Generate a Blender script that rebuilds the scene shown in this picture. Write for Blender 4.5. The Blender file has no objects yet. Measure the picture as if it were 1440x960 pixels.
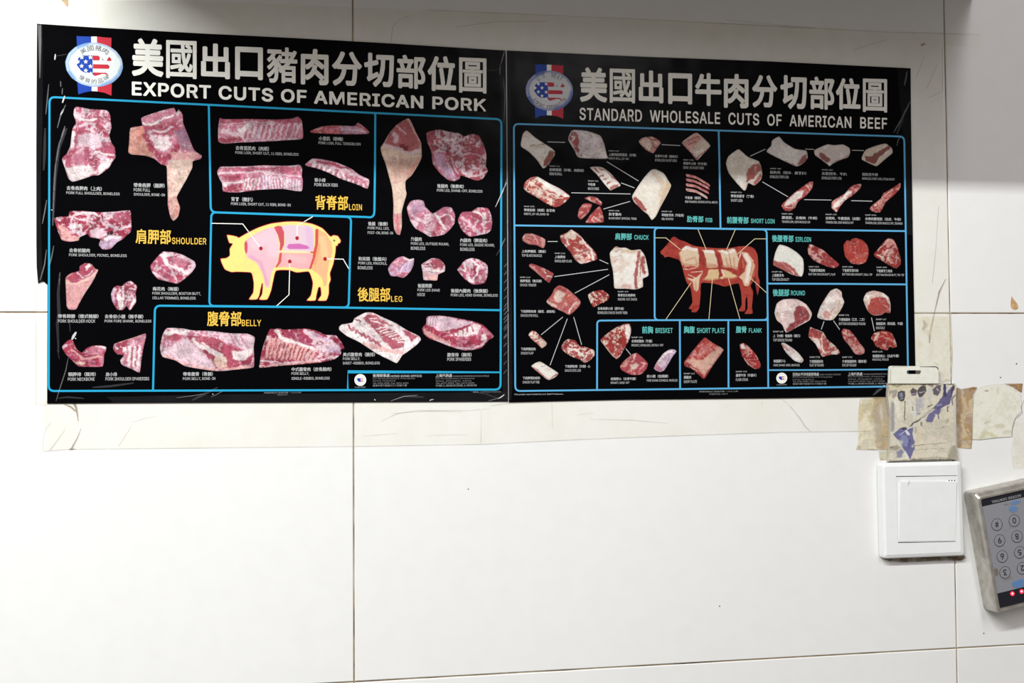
import bpy, math, random
import numpy as np
from mathutils import Vector, Matrix
from mathutils.geometry import delaunay_2d_cdt

sc = bpy.context.scene
COL = sc.collection
# ------------------------------------------------------------------ camera
F_PX = 2000.0
YAW, PIT, ROL = 0.22337609, 0.02469793, -0.00822514
CX, CY, CZ = -0.13047933, -1.1608824, -0.05351275
cyw, syw, cp, sp = math.cos(YAW), math.sin(YAW), math.cos(PIT), math.sin(PIT)
FW = Vector((syw*cp, cyw*cp, sp)); RT0 = Vector((cyw, -syw, 0)); UP0 = RT0.cross(FW)
RT = math.cos(ROL)*RT0 + math.sin(ROL)*UP0
UP = -math.sin(ROL)*RT0 + math.cos(ROL)*UP0
CAM = Vector((CX, CY, CZ))
cd = bpy.data.cameras.new('camera'); cam = bpy.data.objects.new('camera', cd); COL.objects.link(cam)
cd.sensor_width = 36.0; cd.lens = F_PX/1440*36; cd.clip_start = 0.01
M = Matrix((RT, UP, -FW)).transposed().to_4x4(); M.translation = CAM
cam.matrix_world = M; sc.camera = cam

# ------------------------------------------------------------------ world, lamps, exposure
w = bpy.data.worlds.new('room_light'); sc.world = w; w.use_nodes = True
bg = w.node_tree.nodes['Background']; bg.inputs[0].default_value = (1.0, 0.925, 0.85, 1); bg.inputs[1].default_value = 0.235
sc.view_settings.view_transform = 'Standard'; sc.view_settings.look = 'None'
sc.view_settings.exposure = 0; sc.view_settings.gamma = 1

def area(name, loc, target, size, power, color):
    l = bpy.data.lights.new(name, 'AREA'); l.shape = 'RECTANGLE'; l.size, l.size_y = size
    l.energy = power; l.color = color
    o = bpy.data.objects.new(name, l); COL.objects.link(o); o.location = loc
    o.rotation_euler = (Vector(target)-Vector(loc)).to_track_quat('-Z', 'Y').to_euler()
    return o
area('tube_lamp_left', (-0.95, -1.30, 1.12), (-0.95, 0, 0.1), (1.7, 0.05), 60, (0.975, 1.0, 0.985))
area('ceiling_lamp_right', (0.80, -2.1, 1.22), (0.3, 0, 0), (0.30, 1.20), 17, (1.0, 0.95, 0.97))

# ------------------------------------------------------------------ pixel on the photograph -> point on a plane parallel to the wall (depth h in front of it)
def U(x, y, h=0.0):
    d = FW + RT*((x-720)/F_PX) - UP*((y-480)/F_PX)
    t = (-h - CAM.y)/d.y
    return CAM + d*t
def UA(P, h):
    P = np.asarray(P, float)
    d = np.array(FW)[None] + np.outer((P[:, 0]-720)/F_PX, np.array(RT)) - np.outer((P[:, 1]-480)/F_PX, np.array(UP))
    t = (-np.asarray(h) - CAM.y)/d[:, 1]
    return np.array(CAM)[None] + d*t[:, None]
def lin(c):
    r = []
    for v in c[:3]:
        v = v/255.0
        r.append(v/12.92 if v <= 0.04045 else ((v+0.055)/1.055)**2.4)
    return r
PRINT = 0.82
def pcol(c): return [v*PRINT for v in lin(c)]

# ------------------------------------------------------------------ materials
def newmat(name):
    m = bpy.data.materials.new(name); m.use_nodes = True
    nt = m.node_tree; b = nt.nodes['Principled BSDF']
    return m, nt, b
def flat(name, c, rough=0.4, spec=0.25, metal=0.0, noise=0.0, nscale=80, coat=0):
    m, nt, b = newmat(name)
    b.inputs['Roughness'].default_value = rough
    b.inputs['Specular IOR Level'].default_value = spec
    b.inputs['Metallic'].default_value = metal
    b.inputs['Coat Weight'].default_value = coat
    lc = lin(c)
    if name.endswith('_ink') and 'dark' not in name and 'white' not in name: lc = [v*0.85 for v in lc]
    tc = nt.nodes.new('ShaderNodeTexCoord'); n = nt.nodes.new('ShaderNodeTexNoise')
    n.inputs['Scale'].default_value = nscale; n.inputs['Detail'].default_value = 5
    nt.links.new(tc.outputs['Object'], n.inputs['Vector'])
    r = nt.nodes.new('ShaderNodeValToRGB')
    r.color_ramp.elements[0].position = 0.35; r.color_ramp.elements[1].position = 0.65
    r.color_ramp.elements[0].color = (*[v*(1-noise) for v in lc], 1)
    r.color_ramp.elements[1].color = (*[min(1, v*(1+noise*0.6)) for v in lc], 1)
    nt.links.new(n.outputs['Fac'], r.inputs[0]); nt.links.new(r.outputs[0], b.inputs['Base Color'])
    return m
def vcol(name, rough=0.4, spec=0.2, alpha=False, bump=0.0):
    m, nt, b = newmat(name)
    a = nt.nodes.new('ShaderNodeVertexColor'); a.layer_name = 'Col'
    nt.links.new(a.outputs['Color'], b.inputs['Base Color'])
    b.inputs['Roughness'].default_value = rough; b.inputs['Specular IOR Level'].default_value = spec
    if alpha: nt.links.new(a.outputs['Alpha'], b.inputs['Alpha'])
    if bump:
        n = nt.nodes.new('ShaderNodeTexNoise'); n.inputs['Scale'].default_value = 240; n.inputs['Detail'].default_value = 4
        tc = nt.nodes.new('ShaderNodeTexCoord'); nt.links.new(tc.outputs['Object'], n.inputs['Vector'])
        bp = nt.nodes.new('ShaderNodeBump'); bp.inputs['Strength'].default_value = bump; bp.inputs['Distance'].default_value = 0.001
        nt.links.new(n.outputs['Fac'], bp.inputs['Height']); nt.links.new(bp.outputs[0], b.inputs['Normal'])
    return m

def tile_mat():
    m, nt, b = newmat('glazed_tile'); N = nt.nodes.new; L = nt.links.new
    g = N('ShaderNodeTexCoord')
    n1 = N('ShaderNodeTexNoise'); n1.inputs['Scale'].default_value = 4; n1.inputs['Detail'].default_value = 6
    n2 = N('ShaderNodeTexNoise'); n2.inputs['Scale'].default_value = 60; n2.inputs['Detail'].default_value = 8
    L(g.outputs['Object'], n1.inputs['Vector']); L(g.outputs['Object'], n2.inputs['Vector'])
    r = N('ShaderNodeValToRGB'); r.color_ramp.elements[0].position = 0.3; r.color_ramp.elements[1].position = 0.7
    r.color_ramp.elements[0].color = (0.785, 0.785, 0.780, 1); r.color_ramp.elements[1].color = (0.80, 0.80, 0.798, 1)
    L(n1.outputs['Fac'], r.inputs[0])
    r2 = N('ShaderNodeValToRGB'); r2.color_ramp.elements[0].position = 0.25; r2.color_ramp.elements[1].position = 0.6
    r2.color_ramp.elements[0].color = (0.975, 0.975, 0.965, 1); r2.color_ramp.elements[1].color = (1, 1, 1, 1)
    L(n2.outputs['Fac'], r2.inputs[0])
    mx = N('ShaderNodeMix'); mx.data_type = 'RGBA'; mx.blend_type = 'MULTIPLY'; mx.inputs[0].default_value = 1
    L(r.outputs[0], mx.inputs[6]); L(r2.outputs[0], mx.inputs[7]); L(mx.outputs[2], b.inputs['Base Color'])
    b.inputs['Roughness'].default_value = 0.5; b.inputs['Specular IOR Level'].default_value = 0.3
    bp = N('ShaderNodeBump'); bp.inputs['Strength'].default_value = 0.05; bp.inputs['Distance'].default_value = 0.001
    L(n2.outputs['Fac'], bp.inputs['Height']); L(bp.outputs[0], b.inputs['Normal'])
    return m
def grout_mat():
    m, nt, b = newmat('dirty_grout'); N = nt.nodes.new; L = nt.links.new
    g = N('ShaderNodeTexCoord'); n = N('ShaderNodeTexNoise'); n.inputs['Scale'].default_value = 26; n.inputs['Detail'].default_value = 7
    L(g.outputs['Object'], n.inputs['Vector']); r = N('ShaderNodeValToRGB')
    e = r.color_ramp.elements; e[0].position = 0.36; e[1].position = 0.72
    e[0].color = (*lin((58, 50, 44)), 1); e[1].color = (*lin((196, 188, 166)), 1)
    k = r.color_ramp.elements.new(0.5); k.color = (*lin((156, 134, 102)), 1)
    L(n.outputs['Fac'], r.inputs[0]); L(r.outputs[0], b.inputs['Base Color'])
    b.inputs['Roughness'].default_value = 0.9
    return m
def black_mat():
    m, nt, b = newmat('glossy_black_poster'); N = nt.nodes.new; L = nt.links.new
    b.inputs['Base Color'].default_value = (0.0016, 0.0016, 0.0022, 1)
    b.inputs['Roughness'].default_value = 0.22; b.inputs['Specular IOR Level'].default_value = 0.04
    g = N('ShaderNodeTexCoord'); n = N('ShaderNodeTexNoise'); n.inputs['Scale'].default_value = 9; n.inputs['Detail'].default_value = 3
    L(g.outputs['Object'], n.inputs['Vector'])
    bp = N('ShaderNodeBump'); bp.inputs['Strength'].default_value = 0.25; bp.inputs['Distance'].default_value = 0.01
    L(n.outputs['Fac'], bp.inputs['Height']); L(bp.outputs[0], b.inputs['Normal'])
    return m
def tape_mat(name, c, fac, rough=0.25):
    m, nt, b = newmat(name); N = nt.nodes.new; L = nt.links.new
    b.inputs['Base Color'].default_value = (*lin(c), 1); b.inputs['Roughness'].default_value = rough
    b.inputs['Specular IOR Level'].default_value = 0.4
    g = N('ShaderNodeTexCoord'); n = N('ShaderNodeTexNoise'); n.inputs['Scale'].default_value = 22; n.inputs['Detail'].default_value = 6
    L(g.outputs['Object'], n.inputs['Vector'])
    mp = N('ShaderNodeMapRange'); mp.inputs['From Min'].default_value = 0.3; mp.inputs['From Max'].default_value = 0.75
    mp.inputs['To Min'].default_value = fac*0.6; mp.inputs['To Max'].default_value = min(1, fac*1.5)
    L(n.outputs['Fac'], mp.inputs['Value']); L(mp.outputs[0], b.inputs['Alpha'])
    return m
def emis(name, c, s):
    m, nt, b = newmat(name)
    b.inputs['Base Color'].default_value = (*lin(c), 1); b.inputs['Emission Color'].default_value = (*lin(c), 1)
    b.inputs['Emission Strength'].default_value = s
    return m
def brushed():
    m, nt, b = newmat('brushed_steel'); N = nt.nodes.new; L = nt.links.new
    b.inputs['Metallic'].default_value = 0.85
    g = N('ShaderNodeTexCoord'); n = N('ShaderNodeTexNoise'); n.inputs['Scale'].default_value = 130; n.inputs['Detail'].default_value = 6
    L(g.outputs['Object'], n.inputs['Vector']); r = N('ShaderNodeValToRGB')
    r.color_ramp.elements[0].position = 0.3; r.color_ramp.elements[1].position = 0.62
    r.color_ramp.elements[0].color = (*lin((172, 166, 156)), 1); r.color_ramp.elements[1].color = (*lin((200, 197, 190)), 1)
    L(n.outputs['Fac'], r.inputs[0]); L(r.outputs[0], b.inputs['Base Color'])
    b.inputs['Roughness'].default_value = 0.38
    return m

MT = dict(
    tile=tile_mat(), grout=grout_mat(), black=black_mat(), print=vcol('printed_picture', 0.38, 0.15),
    residue=vcol('tape_residue', 0.6, 0.2, alpha=True), packet=vcol('grimy_plastic', 0.3, 0.35, bump=0.2),
    pale=flat('pale_ink', (196, 198, 198), 0.4, 0.15), white=flat('white_ink', (243, 242, 235), 0.4, 0.15), grey=flat('grey_ink', (165, 167, 168), 0.4, 0.15),
    cyan=flat('cyan_ink', (40, 168, 214), 0.4, 0.15), blue=flat('light_blue_ink', (96, 178, 226), 0.4, 0.15),
    yellow=flat('yellow_ink', (246, 200, 82), 0.4, 0.15), teal=flat('teal_ink', (104, 200, 196), 0.4, 0.15),
    cream=flat('cream_ink', (226, 214, 170), 0.4, 0.15), red=flat('red_ink', (176, 32, 44), 0.4, 0.15),
    ublue=flat('flag_blue_ink', (28, 72, 178), 0.4, 0.15), ured=flat('flag_red_ink', (205, 48, 66), 0.4, 0.15),
    ink=flat('dark_ink', (55, 55, 60), 0.5, 0.15), hair=flat('fine_grey_ink', (130, 130, 132), 0.5, 0.15),
    tape=tape_mat('old_clear_tape', (240, 236, 212), 0.16), tape_edge=tape_mat('tape_edge_dirt', (140, 132, 112), 0.24, 0.6),
    crease=tape_mat('tape_crease_gloss', (205, 205, 208), 0.22, 0.3), sheen=tape_mat('tape_sheen', (190, 188, 196), 0.055, 0.35), film=tape_mat('clear_tape_film', (170, 168, 176), 0.018, 0.3),  # pale tints that paint the tape's gloss streaks and sheen as colour
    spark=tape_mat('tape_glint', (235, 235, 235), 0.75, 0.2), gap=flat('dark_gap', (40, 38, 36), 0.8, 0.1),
    smudge=tape_mat('brown_smear', (128, 96, 58), 0.4, 0.7),
    plastic=flat('white_plastic', (234, 236, 236), 0.35, 0.4, noise=0.02), tab=flat('ivory_plastic', (226, 226, 214), 0.35, 0.4, noise=0.05, nscale=200),
    steel=brushed(), face=flat('grey_keypad_face', (136, 137, 143), 0.5, 0.3, noise=0.06, nscale=900),
    dark=flat('black_band', (26, 27, 36), 0.3, 0.4), soffit=flat('painted_soffit', (200, 198, 192), 0.7, 0.2, noise=0.03),
    led=emis('lit_red_led', (255, 40, 60), 2.2), ledcore=emis('led_core', (255, 190, 190), 2.0),
    bluestain=tape_mat('blue_smear', (80, 150, 215), 0.5, 0.5), chip=flat('chipped_glaze', (196, 160, 112), 0.8, 0.1, noise=0.25, nscale=300),
    body=flat('wall_body', (150, 145, 138), 0.9, 0.1, noise=0.1, nscale=20))

# ------------------------------------------------------------------ mesh helpers
def root(name, loc, label, cat, group=None):
    o = bpy.data.objects.new(name, None); COL.objects.link(o); o.location = loc; o.empty_display_size = 0.02
    o['label'] = label; o['category'] = cat
    if group: o['group'] = group
    return o
def base_of(o):
    v = Vector((0, 0, 0))
    while o is not None: v += o.location; o = o.parent
    return v
def mk(name, V, Fc, mat, parent=None, label=None, cols=None, smooth=False, origin=None):
    V = np.asarray(V, float).reshape(-1, 3)
    off = base_of(parent) if parent else Vector((0, 0, 0))
    own = Vector(origin) if origin is not None else (Vector((0, 0, 0)) if parent else Vector(V.mean(0)))
    loc = Vector((0, 0, 0)) if parent and origin is None else own - off
    V = V - np.array(off) - np.array(loc)
    me = bpy.data.meshes.new(name)
    me.from_pydata(V.tolist(), [], [list(f) for f in Fc])
    if cols is not None:
        a = me.color_attributes.new('Col', 'FLOAT_COLOR', 'POINT')
        c = np.ones((len(V), 4)); c[:, :cols.shape[1]] = cols
        a.data.foreach_set('color', c.astype(np.float32).ravel())
    me.materials.append(mat)
    if smooth: me.polygons.foreach_set('use_smooth', [True]*len(me.polygons))
    me.update()
    o = bpy.data.objects.new(name, me); COL.objects.link(o); o.location = loc
    if parent: o.parent = parent
    if label: o['label'] = label
    return o
def fix(V, Fc, want=(0, -1, 0)):          # flat print: make every face look towards the room
    V = np.asarray(V); out = []
    for f in Fc:
        n = np.cross(V[f[1]]-V[f[0]], V[f[2]]-V[f[1]])
        out.append(f if n[1] <= 0 else f[::-1])
    return out
class MB:
    def __init__(s): s.V = []; s.F = []
    def add(s, V, Fc):
        n = len(s.V); s.V += [tuple(v) for v in V]; s.F += [tuple(i+n for i in f) for f in Fc]
    def ribbon(s, P, wd, h, closed=False):
        P = [np.array(p, float) for p in P]; n = len(P); L = []; R = []
        for i in range(n):
            a = P[i-1] if (i > 0 or closed) else P[i]; b = P[(i+1) % n] if (i < n-1 or closed) else P[i]
            t = b-a; t /= (np.linalg.norm(t)+1e-9); nn = np.array([-t[1], t[0]])
            w2 = (wd[i] if isinstance(wd, (list, tuple)) else wd)/2
            if 0 < i < n-1 or closed:
                t1 = P[i]-a; t1 /= np.linalg.norm(t1)+1e-9; w2 = w2/max(0.5, abs(float(t1@t)))
            L.append(P[i]+nn*w2); R.append(P[i]-nn*w2)
        V = UA(np.array(L+R), h); m = n if closed else n-1
        Fc = [(i, (i+1) % n, n+(i+1) % n, n+i) for i in range(m)]
        s.add(V, fix(V, Fc)); return s
    def poly(s, P, h, holes=()):
        rings = [P]+list(holes); vs = []; ed = []
        for r in rings:
            k = len(vs); vs += [Vector(p) for p in r]; ed += [(k+i, k+(i+1) % len(r)) for i in range(len(r))]
        out = delaunay_2d_cdt(vs, ed, [], 1, 1e-5) if not holes else delaunay_2d_cdt(vs, ed, [], 2, 1e-5)
        vv = np.array([tuple(v) for v in out[0]]); V = UA(vv, h)
        s.add(V, fix(V, [tuple(f) for f in out[2]])); return s
    def prism(s, P, h0, h1):                      # px outline, plate from h0 (back) to h1 (front)
        n = len(P); Vb = UA(P, h1); Vb2 = Vb.copy(); Vb2[:, 1] = -h0
        s.poly(P, h1)
        V = list(Vb)+list(Vb2); Fc = [(i, (i+1) % n, n+(i+1) % n, n+i) for i in range(n)]
        c = Vb.mean(0); o = []
        for f in Fc:
            q = np.array([V[i] for i in f]); nrm = np.cross(q[1]-q[0], q[2]-q[1])
            o.append(f if nrm@(q.mean(0)-c) > 0 else f[::-1])
        s.add(V, o); return s
    def build(s, name, mat, parent=None, label=None, **k): return mk(name, s.V, s.F, MT[mat], parent, label, **k)
def rrect(corners, r, seg=5):             # rounded quad; r one number or one per corner
    out = []; n = len(corners); rs = r if isinstance(r, (list, tuple)) else [r]*n
    for i in range(n):
        c = np.array(corners[i], float); a = np.array(corners[i-1], float)-c; b = np.array(corners[(i+1) % n], float)-c
        if rs[i] <= 0: out.append(tuple(c)); continue
        a /= np.linalg.norm(a); b /= np.linalg.norm(b); p = c+a*rs[i]; q = c+b*rs[i]
        for k in range(seg+1):
            t = k/seg; out.append(tuple((1-t)**2*p+2*t*(1-t)*c+t*t*q))
    return out
def smooth_closed(P, step=1.1):
    P = np.array(P, float); n = len(P); out = []
    for i in range(n):
        p0, p1, p2, p3 = P[i-1], P[i], P[(i+1) % n], P[(i+2) % n]
        k = max(1, int(round(np.linalg.norm(p2-p1)/step)))
        for j in range(k):
            t = j/k
            cr = 0.5*((2*p1)+(-p0+p2)*t+(2*p0-5*p1+4*p2-p3)*t*t+(-p0+3*p1-3*p2+p3)*t**3)
            out.append(0.55*cr+0.45*(p1*(1-t)+p2*t))
    return np.array(out)

# ------------------------------------------------------------------ tiny vector painter for the flat printed pictures
def vnoise(x, y, seed):
    rs = np.random.RandomState(seed); T = rs.rand(64, 64)
    xi = np.floor(x).astype(int); yi = np.floor(y).astype(int); fx = x-xi; fy = y-yi
    fx = fx*fx*(3-2*fx); fy = fy*fy*(3-2*fy)
    g = lambda a, b: T[a % 64, b % 64]
    return (g(xi, yi)*(1-fx)+g(xi+1, yi)*fx)*(1-fy)+(g(xi, yi+1)*(1-fx)+g(xi+1, yi+1)*fx)*fy
def fbm(x, y, seed, o=4):
    s = 0; a = 0.5; t = 0
    for i in range(o):
        s = s+a*vnoise(x*2**i+i*7.3, y*2**i+i*3.1, seed+i); t += a; a *= 0.55
    return s/t
def sst(a, b, x):
    t = np.clip((x-a)/(b-a+1e-9), 0, 1); return t*t*(3-2*t)
def sdist(X, Y, P):                       # signed distance (inside negative) to a polygon
    P = np.array(P, float); d = np.full(X.shape, 1e9); ins = np.zeros(X.shape, bool)
    for i in range(len(P)):
        a, b = P[i-1], P[i]; e = b-a; wx, wy = X-a[0], Y-a[1]
        t = np.clip((wx*e[0]+wy*e[1])/(e@e+1e-9), 0, 1)
        d = np.minimum(d, (wx-e[0]*t)**2+(wy-e[1]*t)**2)
        c = ((a[1] > Y) != (b[1] > Y)) & (X < (b[0]-a[0])*(Y-a[1])/((b[1]-a[1]) if b[1] != a[1] else 1e-9)+a[0])
        ins ^= c
    d = np.sqrt(d); return np.where(ins, -d, d)
def pdist(X, Y, P):
    d = np.full(X.shape, 1e9)
    P = np.array(P, float)
    for i in range(len(P)-1):
        a, b = P[i], P[i+1]; e = b-a; wx, wy = X-a[0], Y-a[1]
        t = np.clip((wx*e[0]+wy*e[1])/(e@e+1e-9), 0, 1)
        d = np.minimum(d, (wx-e[0]*t)**2+(wy-e[1]*t)**2)
    return np.sqrt(d)
PAL = {  # colours as printed
 'R': (184, 62, 90), 'P': (212, 128, 152), 'Q': (196, 92, 120), 'F': (232, 202, 214), 'W': (246, 234, 234), 'L': (205, 172, 204), 'S': (236, 176, 172),
 'D': (132, 26, 52), 'K': (238, 208, 188), 'T': (222, 158, 138), 'N': (160, 124, 148), 'O': (224, 120, 100),
 'r': (184, 66, 62), 'd': (140, 32, 34), 'f': (232, 212, 196), 'w': (238, 232, 224), 'p': (212, 120, 118), 'q': (226, 160, 150), 'c': (226, 190, 150), 'b': (150, 92, 66), 'k': (60, 14, 18), 'z': (205, 52, 52)}
def gc(c): return np.array(lin(PAL[c] if isinstance(c, str) else c))*PRINT
CR = {'A': (40, 20, 5.538), 'C': (520, 20, 5.538), 'B': (280, 20, 5.538), 'D': (40, 180, 5.538), 'E': (280, 150, 5.538), 'F': (500, 150, 5.538),
      'G': (40, 340, 5.538), 'H': (280, 290, 5.538), 'I': (490, 310, 5.538), 'J': (40, 420, 5.538), 'K': (270, 420, 5.538), 'L': (470, 420, 5.538),
      'R1': (720, 80, 5.132), 'R2': (1000, 80, 5.132), 'R3': (720, 180, 7.2), 'R4': (860, 180, 7.2), 'R5': (1010, 180, 6.857), 'R6': (1130, 180, 6.86),
      'S1': (720, 310, 7.2), 'S2': (720, 430, 7.2), 'S3': (900, 310, 7.2), 'S4': (880, 430, 6.857), 'S5': (1080, 310, 7.2), 'S6': (1080, 400, 6.0),
      'M1': (85, 45, 10.67), 'M2': (730, 85, 11.29), 'T1': (1190, 500, 5.748), 'T2': (1200, 630, 5.645), 'T3': (1350, 660, 4.364), 'T4': (1370, 670, 9.6),
      'T5': (1370, 770, 9.6), 'V1': (1240, 510, 12), 'V2': (1240, 570, 12), 'V3': (1330, 520, 6.857), 'X': (0, 0, 1.0)}
def C(crop, pts):
    x, y, s = CR[crop]; return [(x+a/s, y+b/s) for a, b in pts]

def paint(name, crop, outline, base, fat, amt, feats, parent, h, mat='print', seed=1, nsc=9.0, step=1.05, ang=0.0, stretch=1.0,
          warp=1.1, smoothen=True, label=None, rim=0.25, thick=None, alpha_soft=None, fine=0.12, folds=0.0, mute=0.0):
    x0, y0, s = CR[crop]
    P = np.array(C(crop, outline))
    if smoothen: P = smooth_closed(P, step)
    lo, hi = P.min(0), P.max(0)
    gx, gy = np.meshgrid(np.arange(lo[0], hi[0], step), np.arange(lo[1], hi[1], step*0.9))
    gx = gx+(np.arange(gx.shape[0]) % 2)[:, None]*step*0.5
    X, Y = gx.ravel(), gy.ravel(); sd = sdist(X, Y, P); k = sd < -0.45*step; X, Y = X[k], Y[k]
    vs = [Vector((a, b)) for a, b in P]+[Vector((a, b)) for a, b in zip(X, Y)]
    n = len(P)
    out = delaunay_2d_cdt(vs, [(i, (i+1) % n) for i in range(n)], [], 1, 1e-6)
    vv = np.array([tuple(v) for v in out[0]]); X, Y = vv[:, 0], vv[:, 1]
    sd = -sdist(X, Y, P)
    ca, sa = math.cos(ang), math.sin(ang)
    nx = (X*ca+Y*sa)/nsc/stretch; ny = (-X*sa+Y*ca)/nsc
    wx = X+(fbm(X/5.0, Y/5.0, seed+11, 3)-0.5)*2*warp*2; wy = Y+(fbm(X/5.0, Y/5.0, seed+23, 3)-0.5)*2*warp*2
    c = np.tile(gc(base), (len(X), 1))
    m1 = fbm(nx+3*fbm(nx, ny, seed+5, 2), ny+3*fbm(ny, nx, seed+6, 2), seed, 4)
    mk_ = sst(0.62-amt*0.35, 0.72-amt*0.25, m1)[:, None]; c = c*(1-mk_)+gc(fat)*mk_
    for ft in feats:
        kd, fc, pts = ft[0], ft[1], ft[2]
        prm = (ft[3] if len(ft) > 3 else (6 if kd == 'p' else 12))/s
        Q = C(crop, pts)
        if kd == 'p': a = 1-sst(-prm*0.5, prm*0.5, sdist(wx, wy, Q))
        elif kd == 's': a = 1-sst(prm*0.3, prm*0.75, pdist(wx, wy, Q))
        elif kd == 'x': a = 1-sst(prm*0.42, prm*0.6, pdist(X, Y, Q))       # crisp stroke
        elif kd == 'e': a = 1-sst(-0.25, 0.25, sdist(X, Y, Q))              # crisp polygon
        st = ft[4] if len(ft) > 4 else 0.9
        a = (a*st)[:, None]; c = c*(1-a)+gc(fc)*a
    if folds:
        wa, wb = X+5*(fbm(X/9, Y/9, seed+61, 2)-0.5), Y+5*(fbm(X/9, Y/9, seed+62, 2)-0.5)
        r1 = np.abs(2*fbm(wa/6.5, wb/6.5, seed+50, 3)-1); r2 = np.abs(2*fbm(wa/7.5, wb/7.5, seed+55, 3)-1)
        lo_ = fbm(X/11, Y/11, seed+58, 2)
        c = c*(1+(lo_-0.5)*0.9*folds)[:, None]
        d_ = ((1-sst(0.0, 0.10, r1))*0.50*folds)[:, None]; c = c*(1-d_)+c*gc((150, 70, 84))*1.2*d_
        l_ = ((1-sst(0.0, 0.09, r2))*0.55*folds*sst(0.42, 0.6, fbm(X/8, Y/8, seed+66, 2)))[:, None]; c = c*(1-l_)+gc((250, 232, 232))*l_
    if fine:
        g = fbm(X/1.9, Y/1.9, seed+40, 2); c = c*(1+(g-0.5)*2*fine*2)[:, None]
    if mute:
        mx_, mn_ = c.max(1), c.min(1); sa_ = (mx_-mn_)/(mx_+1e-6); g_ = c.mean(1)[:, None]; c = c*0.93+g_*0.07; c = c*(1-mute*sa_**1.5)[:, None]
    if rim: c = c*(1-rim*(1-sst(0, 2.2, sd)))[:, None]
    if mat in ('residue', 'packet'): c = c*1.2; c = c*0.88+c.mean(1)[:, None]*0.12
    c = np.clip(c, 0, 0.9)
    V = UA(vv, h); Fc = fix(V, [tuple(f) for f in out[2]])
    if alpha_soft:
        al = sst(0, alpha_soft[0], sd)*alpha_soft[1]
        al = al*(0.65+0.6*sst(0.35, 0.65, fbm(X/14, Y/14, seed+77, 4)))
        c = np.concatenate([c, np.clip(al, 0, 1)[:, None]], 1)
    V = list(V)
    if thick:
        m = list(range(n)); k0 = len(V)
        ring = UA(P, h); rb = ring.copy(); rb[:, 1] = -(h-thick)
        V = V+list(ring)+list(rb); cen = ring.mean(0)
        for i in range(n):
            f = (k0+i, k0+(i+1) % n, k0+n+(i+1) % n, k0+n+i); q = np.array([V[j] for j in f])
            nr = np.cross(q[1]-q[0], q[2]-q[1]); Fc.append(f if nr@(q.mean(0)-cen) > 0 else f[::-1])
        cc = np.tile(gc((205, 200, 185)), (2*n, 1)); c = np.concatenate([c, cc], 0)
    return mk(name, V, Fc, MT[mat], parent, label, cols=c)

# ------------------------------------------------------------------ lettering
_fonts = {}
def _font():
    try:                                              # the plain grotesque that ships inside Blender itself
        import os
        return bpy.data.fonts.load(os.path.join(bpy.utils.system_resource('DATAFILES', path='fonts'), 'Inter.woff2'))
    except Exception:
        return None
INTER = _font()
def text_mesh(s, bold=0.0, res=2):
    cu = bpy.data.curves.new('t', 'FONT'); cu.body = s; cu.resolution_u = res; cu.fill_mode = 'FRONT'
    if INTER and all(ord(ch) < 0x2000 for ch in s): cu.font = INTER; cu.space_character = 1.07 if res > 2 else 1.0
    o = bpy.data.objects.new('t', cu); COL.objects.link(o)
    bpy.context.view_layer.update()
    ev = o.evaluated_get(bpy.context.evaluated_depsgraph_get()); me = ev.to_mesh()
    n = len(me.vertices); V = np.empty(n*3, np.float32); me.vertices.foreach_get('co', V); V = V.reshape(-1, 3)[:, :2].astype(float)
    Fc = [tuple(p.vertices) for p in me.polygons]
    ev.to_mesh_clear(); bpy.data.objects.remove(o); bpy.data.curves.remove(cu)
    if bold and len(V):                               # heavier weight: the same strokes laid again, shifted a hair
        k = 8 if res > 2 else 4; V0, F0, n = V, list(Fc), len(V); Vs = [V0]; Fs = list(F0)
        for i in range(k):
            a = 2*math.pi*(i+0.5)/k; Vs.append(V0+bold*np.array([math.cos(a), math.sin(a)])); Fs += [tuple(j+n*(i+1) for j in f) for f in F0]
        V, Fc = np.concatenate(Vs), Fs
    return V, Fc
def text_quad(mb, s, TL, TR, BL, BR, h, bold=0.0, res=2, nat=None):
    V, Fc = text_mesh(s, bold, res)
    if not len(V): return
    lo, hi = V.min(0), V.max(0)
    u = (V[:, 0]-lo[0])/(hi[0]-lo[0]); v = (V[:, 1]-lo[1])/(hi[1]-lo[1])
    TL, TR, BL, BR = [np.array(q, float) for q in (TL, TR, BL, BR)]
    P = ((1-u)*v)[:, None]*TL+(u*v)[:, None]*TR+((1-u)*(1-v))[:, None]*BL+(u*(1-v))[:, None]*BR
    lay = 1+8*(bold > 0 and res > 2)+4*(bold > 0 and res <= 2); W = UA(P, h)
    W[:, 1] -= np.repeat(np.arange(lay)*4e-6, len(P)//lay)
    mb.add(W, fix(W, Fc))
def slope(y): return -(y-476)*1.22e-4
def tbox(mb, crop, s, x0, y0, x1, y1, h, bold=0.0, res=2):
    (a, b), (c, d) = C(crop, [(x0, y0), (x1, y1)]); m = slope((b+d)/2)*(c-a)
    text_quad(mb, s, (a, b), (c, b+m), (a, d), (c, d+m), h, bold, res)

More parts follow.
